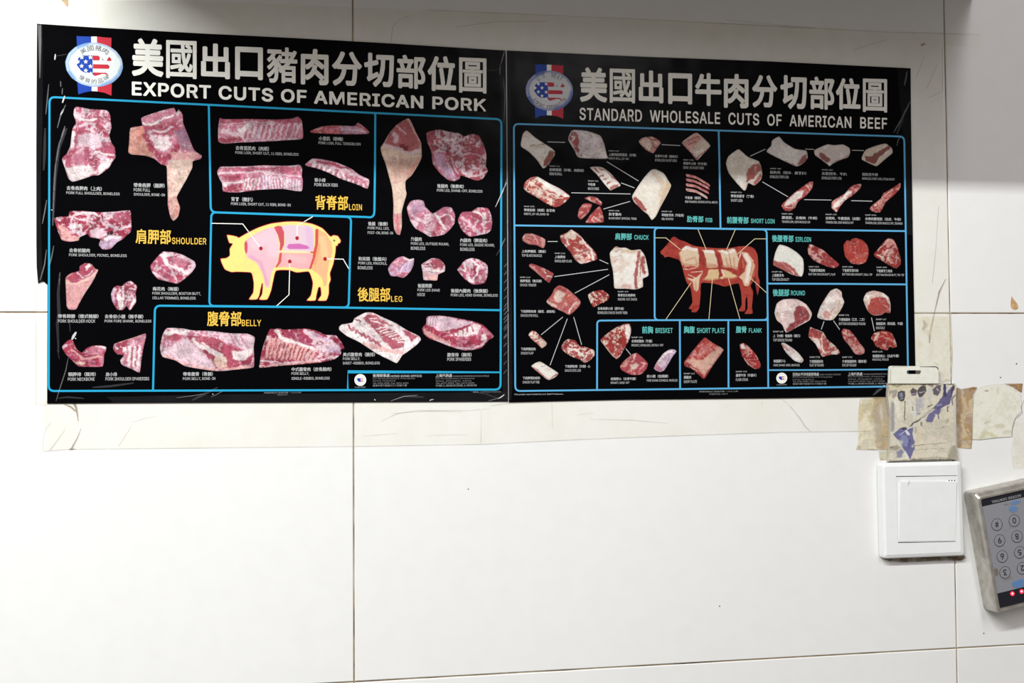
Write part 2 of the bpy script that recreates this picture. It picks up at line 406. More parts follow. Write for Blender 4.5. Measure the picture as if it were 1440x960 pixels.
# ================================================================== THE WALL
wall = bpy.data.objects.new('wall_back', None); COL.objects.link(wall); wall['kind'] = 'structure'
VX = [((495.3, 0), (497.6, 573), (498.2, 958.7)), ((1332.4, 0), (1336.4, 440.5), (1345.7, 911.3), (1347, 960))]
HY = [((0, 438.3), (498, 439.6), (1336.4, 440.5), (1440, 440.8)), ((0, 981), (498.2, 958.7), (900, 935), (1345.7, 911.3), (1440, 906.3))]
def jx(k, y):
    P = VX[k]; return float(np.interp(y, [p[1] for p in P], [p[0] for p in P]))
def jy(k, x):
    P = HY[k]; return float(np.interp(x, [p[0] for p in P], [p[1] for p in P]))
w0 = U(jx(0, 440), jy(0, 497)); w1 = U(jx(1, 440), jy(0, 1336)); w2 = U(498.2, 958.7); w3 = U(1345.7, 911.3)
X_ = [w0.x, w1.x]; TW = w1.x-w0.x; Z_ = [w0.z, w2.z]; TH = w0.z-w2.z
def xat(i, z):                                # the two visible upright joints lean a hair, as laid
    a = (w2.x-w0.x) if i <= 0 else (w3.x-w1.x)
    t = (w0.z-z)/TH
    t = max(-1.2, min(1.3, t))
    return X_[0]+i*TW+a*t
def zat(j, x):
    dz = ((w1.z-w0.z) if j >= 0 else (w3.z-w2.z))/TW
    dz = max(-0.006, min(0.006, dz))
    return Z_[0]+j*TH+dz*(x-w0.x)
G = 0.00056
def tile(i, j, full=True):
    def P(a, b, inset):
        z = Z_[0]+b*TH; x = xat(a, z); z = zat(b, x); x = xat(a, z); return x, z
    q = [P(i, j+1, 0), P(i+1, j+1, 0), P(i+1, j, 0), P(i, j, 0)]
    def ring(ins, y): return [(q[0][0]+ins, y, q[0][1]-ins), (q[1][0]-ins, y, q[1][1]-ins), (q[2][0]-ins, y, q[2][1]+ins), (q[3][0]+ins, y, q[3][1]+ins)]
    V = ring(G, 0.006)+ring(G, 0.0006)+ring(G+0.0006, 0.0)
    Fc = [(8, 11, 10, 9)]
    for k in range(2):
        for e in range(4):
            Fc.append((k*4+e, k*4+4+e, k*4+4+(e+1) % 4, k*4+(e+1) % 4))
    return mk('tile', V, Fc, MT['tile'], wall)
for j in range(-3, 2):
    for i in range(-2, 3):
        tile(i, j)
xl, xr = X_[0]-2*TW, X_[0]+3*TW; zt, zb = Z_[0]+2*TH, Z_[0]-3*TH
mk('grout', [(xl, .0012, zb), (xr, .0012, zb), (xr, .0012, zt), (xl, .0012, zt)], [(0, 1, 2, 3)], MT['grout'], wall)
def boxv(x0, x1, y0, y1, z0, z1):
    V = [(x, y, z) for x in (x0, x1) for y in (y0, y1) for z in (z0, z1)]
    return V, [(0, 1, 3, 2), (4, 6, 7, 5), (0, 4, 5, 1), (2, 3, 7, 6), (0, 2, 6, 4), (1, 5, 7, 3)]
V, Fc = boxv(xl, xr, .007, .12, zb, zt); mk('wall_core', V, Fc, MT['body'], wall)
# boxed soffit just above the picture; it throws the shade over the top of the wall
sl, sr = U(132, 0), U(1368, 0); zs = U(1368, -4).z
V, Fc = boxv(sl.x, sr.x, -0.224, 0.0, zs, zs+0.16)
so = mk('trim_1', V, Fc, MT['soffit']); so['kind'] = 'structure'

def stroke(parent, name, mat, crop, pts, wd, h, label=None):
    s = CR[crop][2]; P = C(crop, pts); n = len(P)
    # a resampled, tapering line
    Q = []; W = []
    for i in range(n-1):
        for k in range(4):
            t = k/4; Q.append(((1-t)*P[i][0]+t*P[i+1][0], (1-t)*P[i][1]+t*P[i+1][1]))
    Q.append(P[-1]); m = len(Q)
    for i in range(m): W.append(wd/s*(0.25+0.75*math.sin(math.pi*(i+0.5)/m)**0.7))
    return MB().ribbon(Q, W, h).build(name, mat, parent, label)

# ================================================================== POSTERS
HS, HP, HP2, HT = 0.0010, 0.00115, 0.00125, 0.0013
def poster(outline, label, anchor):
    r = root('meat_chart_poster', U(*anchor, 0.0), label, 'poster')
    MB().prism(outline, 0.0004, HS).build('sheet', 'black', r)
    return r
pork = poster([(52, 33.3), (130, 38.4), (280, 46.8), (415, 53.5), (540, 60.5), (620, 65.5), (711, 71), (712.5, 200), (713.5, 380), (714.6, 564.4),
               (600, 565), (470, 565.5), (300, 566), (160, 566.6), (66.3, 567.2), (66.5, 480), (66.8, 400), (60.8, 395), (57, 396.5), (53.4, 398), (51.6, 375), (51.1, 340), (51.0, 200)],
              'black poster headed EXPORT CUTS OF AMERICAN PORK, left of the pair on the tiled wall', (66, 567))
beef = poster([(713, 71), (900, 79.5), (1080, 86.2), (1280.6, 96), (1281.2, 160), (1282.6, 260), (1284.3, 370), (1287, 500), (1288.2, 557), (1090, 559.9),
               (880, 561.8), (715.8, 565.5), (714.8, 380), (713.8, 200)],
              'black poster headed STANDARD WHOLESALE CUTS OF AMERICAN BEEF, the right one of the pair', (716, 565.5))

_lay = [0]
def line(p, pts, wd, mat, closed=False):
    _lay[0] += 1; return MB().ribbon(pts, wd, HP+_lay[0]*6e-6, closed).build('panel_border', mat, p)
cw = 2.8
line(pork, rrect([(69.6, 136.3), (705.2, 167.6), (703.9, 547.6), (68.4, 549.6)], 8), cw, 'cyan', True)
line(pork, [(293.6, 148), (295.2, 230), (296.2, 288)]+rrect([(296.2, 288), (296.6, 298), (306, 298.5)], [0, 7, 0])[1:-1]+[(306, 298.6), (514, 305)]+rrect([(514, 305), (525.6, 306), (526.5, 296)], [0, 7, 0])[1:-1]+[(526.5, 296), (527.4, 230), (527.7, 160)], cw, 'cyan')
line(pork, rrect([(297.2, 298.3), (493.8, 305), (490.3, 432.2), (294.3, 430)], 7), cw, 'cyan', True)
line(pork, rrect([(215.2, 548.5), (217.9, 429.6), (470, 432.2), (703.6, 436)], [0, 8, 0, 0])[0:], cw, 'cyan')
line(pork, [(489, 547.5), (489.2, 522.6), (703.6, 523.3)], 2.2, 'cyan')

bw = 2.4
line(beef, rrect([(722.6, 174), (1271.6, 192), (1277.2, 543), (724.6, 549.6)], 7), bw, 'blue', True)
line(beef, [(724, 316.8), (840, 318.4), (1013, 321.4), (1180, 323.6), (1273.3, 324.8)], bw, 'blue')
line(beef, [(1010.6, 183), (1011.7, 230), (1013.2, 321)], bw, 'blue')
line(beef, rrect([(920.4, 320.2), (1078.2, 322.6), (1079.6, 449.8), (920.6, 450)], 6), bw, 'blue', True)
line(beef, rrect([(839.6, 547.5), (839.8, 450.6), (925, 450), (1079.6, 449.8)], [0, 5, 0, 0]), bw, 'blue')
line(beef, [(956, 450), (956.4, 546.4)], bw, 'blue'); line(beef, [(1024.2, 450), (1024.5, 545.6)], bw, 'blue')
line(beef, [(1079.6, 440), (1080.4, 545)], bw, 'blue')
line(beef, [(1079.2, 398.6), (1180, 399), (1275.4, 399.8)], bw, 'blue')
line(beef, [(1080.5, 520.2), (1160, 520), (1252, 519.2)], 2.0, 'blue')

# ---- titles
def title(p, name, s, q, bold, mat='white', res=4):
    mb = MB(); text_quad(mb, s, *q, HT, bold, res); mb.build(name, mat, p)
def title_chars(p, s, xs, ys, sl):
    mb = MB()
    for ch, (a, b), (c, d) in zip(s, xs, ys):
        m = sl*(b-a)/2
        text_quad(mb, ch, (a, c-m), (b, c+m), (a, d-m), (b, d+m), HT, {'國': 0.019, '圖': 0.02, '豬': 0.024, '部': 0.03}.get(ch, 0.035), 4)
    mb.build('title', 'white', p)
title_chars(pork, '美國出口豬肉分切部位圖', [(185.4, 230), (233.6, 276.5), (282.7, 323.3), (330.6, 369.7), (375.3, 418.1), (423, 462), (466.9, 509), (512, 554), (557.6, 598.5), (601.3, 641.3), (645.5, 684)],
            [(54.3, 107.5), (57, 110.3), (61.3, 110.6), (66, 112.2), (66.5, 116.7), (68.9, 119.4), (72.5, 121), (74.6, 122.4), (77.3, 124.8), (78.8, 128.2), (81.4, 130.8)], 0.04)
title(pork, 'subtitle', 'EXPORT CUTS OF AMERICAN PORK', ((185.4, 114.3), (683.4, 139), (185.4, 134.2), (683.4, 157)), 0.026)
title_chars(beef, '美國出口牛肉分切部位圖', [(815.5, 854), (857.4, 893), (898.3, 932.8), (939.6, 973.3), (977.6, 1014.6), (1018, 1052.6), (1057.5, 1093), (1097.4, 1134.5), (1138, 1173.4), (1175.4, 1210), (1213.4, 1247.5)],
            [(94.9, 143.6), (96.8, 144.7), (99.1, 144.7), (103, 146.6), (102.8, 148.8), (104, 152), (105.6, 151.4), (106, 153.4), (107.9, 154), (109.8, 154.4), (110.8, 157.7)], 0.03)
title(beef, 'subtitle', 'STANDARD  WHOLESALE  CUTS  OF  AMERICAN  BEEF', ((815, 151.2), (1247.5, 165.6), (815, 168.8), (1247.5, 181.8)), 0.016)

def heading(p, mat, crop, cjk, b1, lat, b2, bold=0.022):
    mb = MB(); tbox(mb, crop, cjk, *b1, HT, bold, 2); tbox(mb, crop, lat, *b2, HT, 0.012, 3); mb.build('heading', mat, p)
heading(pork, 'yellow', 'E', '背脊部', (905, 688, 1160, 800), 'LOIN', (1168, 757, 1268, 805))
heading(pork, 'yellow', 'D', '肩胛部', (835, 785, 1110, 900), 'SHOULDER', (1118, 852, 1385, 903))
heading(pork, 'yellow', 'I', '後腿部', (72, 520, 325, 630), 'LEG', (332, 587, 420, 632))
heading(pork, 'yellow', 'K', '腹脅部', (118, 97, 385, 212), 'BELLY', (388, 163, 538, 212))
heading(beef, 'teal', 'R4', '肋脊部', (763, 887, 930, 952), 'RIB', (952, 910, 1020, 952))
heading(beef, 'teal', 'R5', '前腰脊部', (83, 853, 292, 918), 'SHORT LOIN', (315, 872, 543, 916))
heading(beef, 'teal', 'S1', '肩胛部', (1043, 125, 1213, 195), 'CHUCK', (1238, 145, 1383, 193))
heading(beef, 'teal', 'S4', '前胸', (157, 195, 262, 265), 'BRISKET', (287, 212, 452, 262))
heading(beef, 'teal', 'S4', '胸腹', (560, 195, 665, 262), 'SHORT PLATE', (685, 212, 953, 262))
heading(beef, 'teal', 'S4', '腹脅', (1062, 195, 1165, 260), 'FLANK', (1187, 215, 1310, 258))
heading(beef, 'teal', 'S5', '後腰脊部', (40, 145, 258, 215), 'SIRLOIN', (277, 165, 435, 215))
heading(beef, 'teal', 'S5', '後腿部', (48, 693, 215, 765), 'ROUND', (232, 708, 375, 757))

# ---- captions: crop, x0, x1, y centre, height, text
def caption(p, crop, rows, mat='pale', name='caption'):
    mb = MB()
    for (x0, x1, yc, hh, s) in rows:
        bold = 0.018 if any(ord(ch) > 0x3000 for ch in s) else 0.006
        tbox(mb, crop, s, x0, yc-hh/2, x1, yc+hh/2, HT, bold, 1)
    mb.build(name, mat, p)
caption(pork, 'D', [(298, 572, 466, 34, '去骨肩胛肉（上肉）'), (295, 710, 505, 25, 'PORK FULL SHOULDER, BONELESS')])
caption(pork, 'D', [(820, 1062, 443, 34, '帶骨肩胛（腿胛）'), (820, 948, 480, 25, 'PORK FULL'), (820, 1062, 517, 25, 'SHOULDER, BONE-IN')])
caption(pork, 'G', [(318, 478, 65, 32, '去骨前腿肉'), (316, 765, 103, 25, 'PORK SHOULDER, PICNIC, BONELESS')])
caption(pork, 'G', [(968, 1170, 365, 32, '梅花肉（梅頭）'), (965, 1342, 402, 25, 'PORK SHOULDER, BOSTON BUTT,'), (965, 1302, 438, 25, 'CELLAR TRIMMED, BONELESS')])
caption(pork, 'G', [(230, 547, 578, 32, '帶骨蹄膀（德式豬腳）'), (230, 520, 616, 25, 'PORK SHOULDER HOCK')])
caption(pork, 'G', [(595, 895, 580, 32, '去骨前小腿（豬手腱）'), (593, 957, 618, 25, 'PORK FORE SHANK, BONELESS')])
caption(pork, 'J', [(310, 525, 588, 32, '頸胛排（龍排）'), (307, 515, 626, 25, 'PORK NECKBONE')])
caption(pork, 'J', [(602, 690, 588, 32, '肩小排'), (600, 940, 624, 25, 'PORK SHOULDER SPARERIBS')])
caption(pork, 'E', [(285, 545, 320, 34, '去骨里肌肉（肉眼）'), (282, 775, 358, 25, 'PORK LOIN, SHORT CUT, 11 RIBS, BONELESS')])
caption(pork, 'E', [(932, 1122, 246, 32, '小里肌（柳梅）'), (930, 1257, 283, 25, 'PORK LOIN, FULL TENDERLOIN')])
caption(pork, 'E', [(250, 418, 719, 34, '背脊（豬扒）'), (248, 712, 757, 25, 'PORK LOIN, SHORT CUT, 11 RIBS, BONE-IN')])
caption(pork, 'E', [(898, 985, 570, 30, '背小排'), (898, 1080, 606, 25, 'PORK BACK RIBS')])
caption(pork, 'F', [(636, 843, 616, 32, '後腿肉（後髀肉）'), (633, 988, 652, 25, 'PORK LEG, SHANK-OFF, BONELESS')])
caption(pork, 'I', [(153, 307, 24, 32, '後腿（後髀）'), (150, 318, 60, 25, 'PORK FULL LEG,'), (150, 347, 96, 25, 'FOOT-ON, BONE-IN')])
caption(pork, 'I', [(487, 570, 144, 32, '外腿肉'), (486, 783, 181, 25, 'PORK LEG, OUTSIDE ROUND,'), (486, 598, 215, 25, 'BONELESS')])
caption(pork, 'I', [(871, 1082, 153, 32, '內腿肉（髀面肉）'), (870, 1138, 190, 25, 'PORK LEG, INSIDE ROUND,'), (871, 982, 223, 25, 'BONELESS')])
caption(pork, 'I', [(78, 297, 297, 32, '和尚頭（後腿尖）'), (76, 300, 333, 25, 'PORK LEG, KNUCKLE,'), (73, 188, 367, 25, 'BONELESS')])
caption(pork, 'I', [(540, 650, 507, 32, '後腿蹄膀'), (538, 710, 542, 25, 'PORK LEG (HAM)'), (537, 597, 576, 25, 'HOCK')])
caption(pork, 'I', [(798, 1087, 546, 32, '後腿內腱肉（後髀腱）'), (797, 1163, 582, 25, 'PORK LEG, HIND SHANK, BONELESS')])
caption(pork, 'J', [(1205, 1437, 586, 32, '帶骨腹脅（骨腩）'), (1203, 1455, 624, 25, 'PORK BELLY, BONE-IN')])
caption(pork, 'K', [(776, 1087, 549, 32, '中式腹脅肉（皮骨腩肉）'), (775, 912, 584, 25, 'PORK BELLY,'), (775, 1072, 622, 25, 'SINGLE-RIBBED, BONELESS')])
caption(pork, 'L', [(68, 317, 434, 32, '美式腹脅肉（腩排）'), (68, 202, 469, 25, 'PORK BELLY,'), (67, 355, 503, 25, 'SHEET-RIBBED, BONELESS')])
caption(pork, 'L', [(880, 1070, 436, 32, '腹脅排（腩排）'), (880, 1066, 471, 25, 'PORK SPARERIBS')])
caption(pork, 'L', [(300, 432, 598, 26, '香港辦事處'), (440, 682, 602, 17, 'HONG KONG OFFICE')], name='office_heading')
caption(pork, 'L', [(300, 628, 623, 12, 'Room 1004 Chinachem Building, 34-37 Connaught Road'), (300, 475, 640, 12, 'Central, Hong Kong'), (300, 578, 658, 13, 'Tel: 2524 0000  Fax: 2524 0000'), (300, 565, 676, 16, '香港中環干諾道中三十四號十樓')], 'hair', 'fine_print')
caption(pork, 'L', [(790, 918, 598, 26, '上海代表處')], name='office_heading')
caption(pork, 'L', [(925, 1205, 603, 13, 'SHANGHAI REPRESENTATIVE OFFICE'), (790, 1092, 623, 12, 'Room 1010 Shanghai Centre, 1376 Nanjing Road'), (790, 1068, 641, 12, 'West, Shanghai, China'), (790, 1092, 658, 13, 'Tel: 6279 0000  Fax: 6279 0000'), (790, 1110, 676, 16, '中國上海南京西路上海商城')], 'hair', 'fine_print')
caption(pork, 'K', [(560, 850, 732, 12, '美國肉類出口協會印製 一九九七年'), (665, 745, 747, 10, 'PRINTED 1997')], 'hair', 'fine_print')
caption(pork, 'L', [(1082, 1125, 726, 11, '版權所有'), (1140, 1300, 725, 10, 'COPYRIGHT RESERVED')], 'hair', 'fine_print')

def bc(crop, x, y, code, cx, cj, ex, en, cw=None, dy=36, mat='pale', h1=30, h2=26):
    rows = []
    if code: rows.append((x, x+105 if CR[crop][2] > 6.5 else x+85, y, 13, 'NAMP '+code))
    y2 = y+(36 if code else 0)
    rows.append((x, cx, y2, h1, cj)); rows.append((x, ex, y2+(42 if CR[crop][2] > 6.5 else dy), h2, en))
    caption(beef, crop, rows, mat)
bc('R3', 380, 384, '112', 728, '肋眼里肌（沙朗．肉眼肉）', 508, 'RIBEYE ROLL')
bc('R3', 978, 230, '112A', 1258, '上蓋肉肋眼里肌（沙朗）', 1180, 'RIBEYE ROLL, LIP-ON')
bc('R3', 770, 534, '124', 843, '牛肋骨', 880, 'BACK RIBS')
bc('R3', 122, 792, '109E', 432, '帶骨肋眼（肉眼）肋脊肉', 372, 'RIBEYE, LIP-ON, BONE-IN')
bc('R3', 980, 835, '109B', 1105, '肋脊蓋肉', 1260, 'BLADE MEAT (SPECIAL TRIM)')
bc('R4', 440, 282, None, 672, '去骨牛小排（燒肉片）', 662, 'BONELESS SHORT RIBS')
bc('R4', 727, 321, '123A', 965, '帶骨牛小排（牛仔骨）', 935, 'BONE-IN SHORT RIBS')
bc('R4', 745, 704, None, 905, '牛肋條（條肉）', 1072, 'RIB FINGERS (INTERCOSTAL MEAT)')
bc('R4', 508, 843, '103', 732, '帶骨肋脊肉（牛肋排）', 626, 'RIB, ROASTED')
bc('R5', 500, 390, '180', 850, '紐約克（西冷．腰脊扒）', 678, 'BONELESS STRIP LOIN')
bc('R5', 122, 618, '174', 343, '帶骨前腰脊（丁骨）', 233, 'SHORT LOIN')
bc('R5', 613, 826, '189A', 955, '腰里肌．去側肉（牛柳）', 885, 'TENDERLOIN, SIDE MUSCLE ON')
bc('R6', 176, 402, '180', 418, '去筋西冷．牛扒', 365, 'BONELESS STRIP LOIN')
bc('R6', 566, 446, None, 717, '紐約克牛排', 880, 'BONELESS STRIP LOIN, STEAK READY')
bc('R6', 213, 832, '190', 547, '去側肉．牛腰里肌（去筋）', 482, 'TENDERLOIN, SIDE MUSCLE OFF')
bc('R6', 595, 838, '190A', 940, '去側肉腰里肌（去皮．牛柳）', 955, 'TENDERLOIN, SIDE MUSCLE OFF, SKINNED')
bc('S1', 98, 310, None, 343, '上肩胛嫩肌（翼板）', 303, 'TOP BLADE MUSCLE')
bc('S1', 433, 331, '114E', 538, '上肩胛肉', 605, 'SHOULDER CLOD')
bc('S1', 82, 574, '114F', 302, '肩胛里肌（黃瓜條）', 245, 'CHUCK TENDER')
bc('S1', 1072, 719, '113', 1247, '帶骨四方肩胛肉', 1266, 'SQUARE-CUT CHUCK')
bc('S1', 868, 890, None, 1132, '去骨肩胛小排（肥牛肉）', 1168, 'BONELESS CHUCK SHORT RIBS')
bc('S2', 88, 55, None, 436, '下肩胛眼肉捲（梅花．肩眼肉）', 265, 'CHUCK EYE ROLL')
bc('S2', 90, 436, None, 238, '下肩胛翼板肉', 216, 'CHUCK FLAP')
bc('S2', 535, 612, None, 792, '下肩胛肋眼（沙朗）心', 697, 'CHUCK EYE LOG')
bc('S2', 108, 730, None, 283, '下肩胛側肋板肉', 277, 'CHUCK FLAT RIB')
bc('S4', 56, 303, '120', 255, '去骨前胸肉（牛腩）', 362, 'BRISKET, BONELESS, DECKLE-OFF')
bc('S2', 1000, 738, None, 1255, '前胸眼心（去骨牛腩）', 1188, 'BRISKET, NOSE-OFF')
bc('S4', 203, 678, None, 410, '前小腿（金錢腱）', 498, 'FORE SHANK (CONICAL MUSCLE)')
bc('S4', 560, 652, '121', 630, '胸腹肉', 686, 'SHORT PLATE')
bc('S4', 1062, 633, '193', 1260, '腹脅牛排（牛腩片）', 1180, 'FLANK STEAK')
bc('S5', 40, 518, '184', 158, '上後腰脊肉', 215, 'TOP SIRLOIN BUTT')
bc('S5', 412, 467, '185A', 575, '下後腰脊翼板肉', 682, 'BOTTOM SIRLOIN BUTT, FLAP')
bc('S5', 752, 468, '185B', 914, '下後腰脊球尖肉', 1055, 'BOTTOM SIRLOIN BUTT, BALL TIP')
bc('S5', 1098, 473, '185D', 1257, '下後腰脊三角肉', 1378, 'BOTTOM SIRLOIN BUTT, TRI-TIP')
bc('S6', 43, 396, '168', 272, '上（內側）後腿肉（頭刀）', 203, 'TOP INSIDE ROUND', h1=26, h2=22)
bc('S6', 598, 258, '170', 815, '外側後腿肉（三叉．二叉）', 822, 'BOTTOM GOOSENECK ROUND', h1=26, h2=22)
bc('S6', 912, 293, '167', 1138, '後腿股肉（和尚頭．牛霖）', 985, 'KNUCKLE', h1=26, h2=22)
bc('S6', 47, 645, None, 148, '後腿腱子心', 266, 'HIND SHANK (HEEL MUSCLE)', h1=26, h2=22)
bc('S6', 352, 612, '171B', 463, '外側後腿板肉', 470, 'FLAT OF ROUND', h1=26, h2=22, dy=32)
bc('S6', 627, 612, '171C', 832, '外側後腿眼肉（鯉魚管）', 745, 'EYE OF ROUND', h1=26, h2=22, dy=32)
bc('S6', 882, 566, '167A', 1105, '後腿股肉心（去皮牛霖）', 1018, 'KNUCKLE, PEELED', h1=26, h2=22, dy=32)
caption(beef, 'S6', [(208, 430, 757, 28, '亞洲太平洋地區辦事處')], name='office_heading')
caption(beef, 'S6', [(438, 612, 759, 13, 'ASIA PACIFIC REGION'), (208, 542, 782, 13, '25/F New Connaught Building, 34-37 Connaught Road'), (208, 385, 802, 12, 'Central, Hong Kong'), (208, 490, 818, 12, 'Tel: 2524 0000  Fax: 2524 0000'), (208, 492, 838, 16, '香港中環干諾道中三十四號十樓')], 'hair', 'fine_print')
caption(beef, 'S6', [(675, 797, 755, 28, '上海代表處')], name='office_heading')
caption(beef, 'S6', [(805, 1008, 756, 13, 'SHANGHAI REPRESENTATIVE'), (675, 985, 778, 12, 'Room 1010 Shanghai Centre, 1376 Nanjing Road'), (675, 965, 798, 12, 'West, Shanghai, China'), (675, 985, 816, 12, 'Tel: 6279 0000  Fax: 6279 0000'), (675, 1008, 836, 15, '中國上海南京西路上海商城')], 'hair', 'fine_print')
caption(beef, 'S2', [(22, 520, 897, 17, 'This project was funded by U.S. Beef Producers.')], name='fine_print')
caption(beef, 'S4', [(708, 1083, 826, 15, '美國肉類出口協會印製 一九九七年'), (805, 985, 850, 15, 'PRINTED 1997')], 'hair', 'fine_print')

# ---- round emblems
def emblem(p, crop, ov, top, bot, base, dk):
    g = paint('emblem', crop, ov, base, base, 0.0, [
        ('s', dk, ov+ov[:1], 60, 0.55), ('s', dk, [ov[i] for i in (1, 2, 3, 4, 5, 6)], 100, 0.8), ('s', dk, [ov[i] for i in (9, 10, 11, 12)], 95, 0.7), ('s', base, [(x*0.955+0.045*505, y*0.955+0.045*490) for x, y in ov[2:6]], 26, 0.5)],
        p, HP2, rim=0.1, step=0.9, warp=0.4, fine=0.03)
    def pz(q, mat, nm='ribbon_stripe', h=HP): MB().poly(C(crop, q), h).build(nm, mat, g)
    return g, pz
# pork emblem (crop M1)
def oval(cx, cy, rx, ry, tl): return [(cx+rx*math.sin(a)*math.cos(tl)+ry*math.cos(a)*math.sin(tl), cy+rx*math.sin(a)*math.sin(tl)-ry*math.cos(a)*math.cos(tl)) for a in [-2*math.pi*k/16 for k in range(16)]]
ovp = oval(505, 490, 434, 333, 0.10)
g, pz = emblem(pork, 'M1', ovp, None, None, (240, 246, 246), (120, 170, 228))
pz([(242, 60), (310, 65), (462, 68), (462, 260), (250, 260)], 'ublue'); pz([(462, 68), (547, 68), (547, 260), (462, 260)], 'white'); pz([(547, 68), (650, 80), (765, 88), (762, 260), (547, 260)], 'ured')
pz([(252, 740), (468, 760), (468, 885), (360, 905), (268, 935)], 'ublue'); pz([(468, 780), (556, 780), (556, 890), (468, 885)], 'white'); pz([(556, 790), (770, 760), (765, 955), (660, 910), (556, 892)], 'ured')
def flagmap(pz, f, star_r):
    q = lambda L: [f(*a) for a in L]
    pz(q([(330, 352), (480, 352), (485, 605), (515, 660), (490, 640), (445, 612), (400, 608), (370, 612), (335, 595), (300, 570), (275, 535), (240, 490), (262, 470), (290, 450), (248, 420), (275, 385)]), 'ublue', 'map_field', HT)
    pz(q([(480, 352), (570, 355), (590, 378), (588, 425), (488, 425)]), 'ured', 'map_stripe', HT)
    pz(q([(692, 432), (712, 395), (735, 370), (768, 415), (755, 436)]), 'ured', 'map_stripe', HT)
    pz(q([(618, 388), (640, 410), (648, 432), (632, 420)]), 'ink', 'map_lake', HT)
    pz(q([(488, 482), (715, 488), (740, 520), (722, 552), (488, 548)]), 'ured', 'map_stripe', HT)
    pz(q([(486, 605), (690, 612), (722, 655), (715, 665), (680, 632), (620, 628), (590, 640), (520, 660), (500, 640)]), 'ured', 'map_stripe', HT)
    for sx, sy in [(320, 380), (450, 380), (380, 445), (318, 510), (450, 515), (380, 578), (258, 442), (455, 625)]:
        pz([f(sx+star_r*(1 if k % 2 == 0 else 0.45)*math.sin(k*math.pi/5), sy-star_r*(1 if k % 2 == 0 else 0.45)*math.cos(k*math.pi/5)) for k in range(10)], 'white', 'star', HT+0.00004)
flagmap(pz, lambda x, y: (x, y), 36)
def arctext(g, crop, s, cx, cy, rx, ry, a0, a1, hh, mat='ink', flip=False, wd=0.8):
    mb = MB(); n = len(s)
    for i, ch in enumerate(s):
        if ch == ' ': continue
        a = math.radians(a0+(a1-a0)*(i+0.5)/n); da = math.radians(abs(a1-a0))/n*rx*wd/2
        px, py = cx+rx*math.sin(a), cy-ry*math.cos(a)*(1 if not flip else -1)
        tx, ty = rx*math.cos(a), ry*math.sin(a)*(1 if not flip else -1); l = math.hypot(tx, ty); tx /= l; ty /= l
        ux, uy = ty, -tx
        hh_, kx = hh, {'.': 0.25, 'I': 0.3}.get(ch, 1.0)
        if ch == '.': px, py, hh = px-ux*hh*0.4, py-uy*hh*0.4, hh*0.2
        da = da*kx
        q = [(px-tx*da+ux*hh/2, py-ty*da+uy*hh/2), (px+tx*da+ux*hh/2, py+ty*da+uy*hh/2), (px-tx*da-ux*hh/2, py-ty*da-uy*hh/2), (px+tx*da-ux*hh/2, py+ty*da-uy*hh/2)]
        text_quad(mb, ch, *C(crop, q), HT, 0.0, 1); hh = hh_
    mb.build('lettering', mat, g)
arctext(g, 'M1', '美國豬肉', 510, 500, 290, 262, -47, 47, 80)
arctext(g, 'M1', '優質的品味', 505, 470, 300, 272, -47, 47, 70, flip=True)
# beef emblem (crop M2)
ovb = oval(480, 478, 380, 320, 0.10)
g, pz = emblem(beef, 'M2', ovb, None, None, (228, 230, 236), (70, 100, 190))
pz([(252, 60), (440, 66), (440, 240), (262, 240)], 'ublue'); pz([(440, 66), (512, 68), (512, 240), (440, 240)], 'white'); pz([(512, 68), (702, 82), (700, 250), (512, 240)], 'ured')
pz([(250, 730), (440, 760), (440, 870), (340, 880), (258, 920)], 'ublue'); pz([(440, 770), (518, 770), (518, 872), (440, 868)], 'white'); pz([(518, 770), (706, 730), (700, 925), (610, 885), (518, 872)], 'ured')
flagmap(pz, lambda x, y: (x*0.93+10, y*0.955+10), 32)
arctext(g, 'M2', 'U.S. MEAT', 480, 485, 270, 262, -48, 48, 72, wd=0.72)
arctext(g, 'M2', 'EXPORT FEDERATION', 480, 470, 285, 270, -58, 62, 55, flip=True, wd=0.8)
# the two small round seals in the office boxes
def seal(p, crop, cx, cy, r, cap_):
    ci = lambda q: [(cx+q*math.cos(k*math.pi/12), cy+q*math.sin(k*math.pi/12)) for k in range(24)]
    s = MB().poly(C(crop, ci(r)), HP2).build('seal', 'white', p)
    MB().ribbon(C(crop, ci(r*0.74)), r*0.05/CR[crop][2], HT, True).build('seal_ring', 'grey', s)
    f = lambda L: C(crop, [(cx+a*r, cy+b*r) for a, b in L])
    MB().poly(f([(-.5, -.32), (0.02, -.32), (0.05, .38), (-.35, .25), (-.55, -.05)]), HT).build('map_field', 'ublue', s)
    for y0 in (-.32, -.05, .2): MB().poly(f([(.04, y0), (.5, y0+.02), (.48, y0+.14), (.04, y0+.13)]), HT).build('map_stripe', 'ured', s)
    mb = MB(); tbox(mb, crop, cap_, cx-r*0.92, cy+r*1.12, cx+r*0.92, cy+r*1.32, HT, 0.01, 1); mb.build('seal_caption', 'grey', s)
seal(pork, 'L', 203, 632, 46, 'U.S. MEAT EXPORT')
seal(beef, 'S6', 116, 789, 46, 'U.S. MEAT EXPORT')

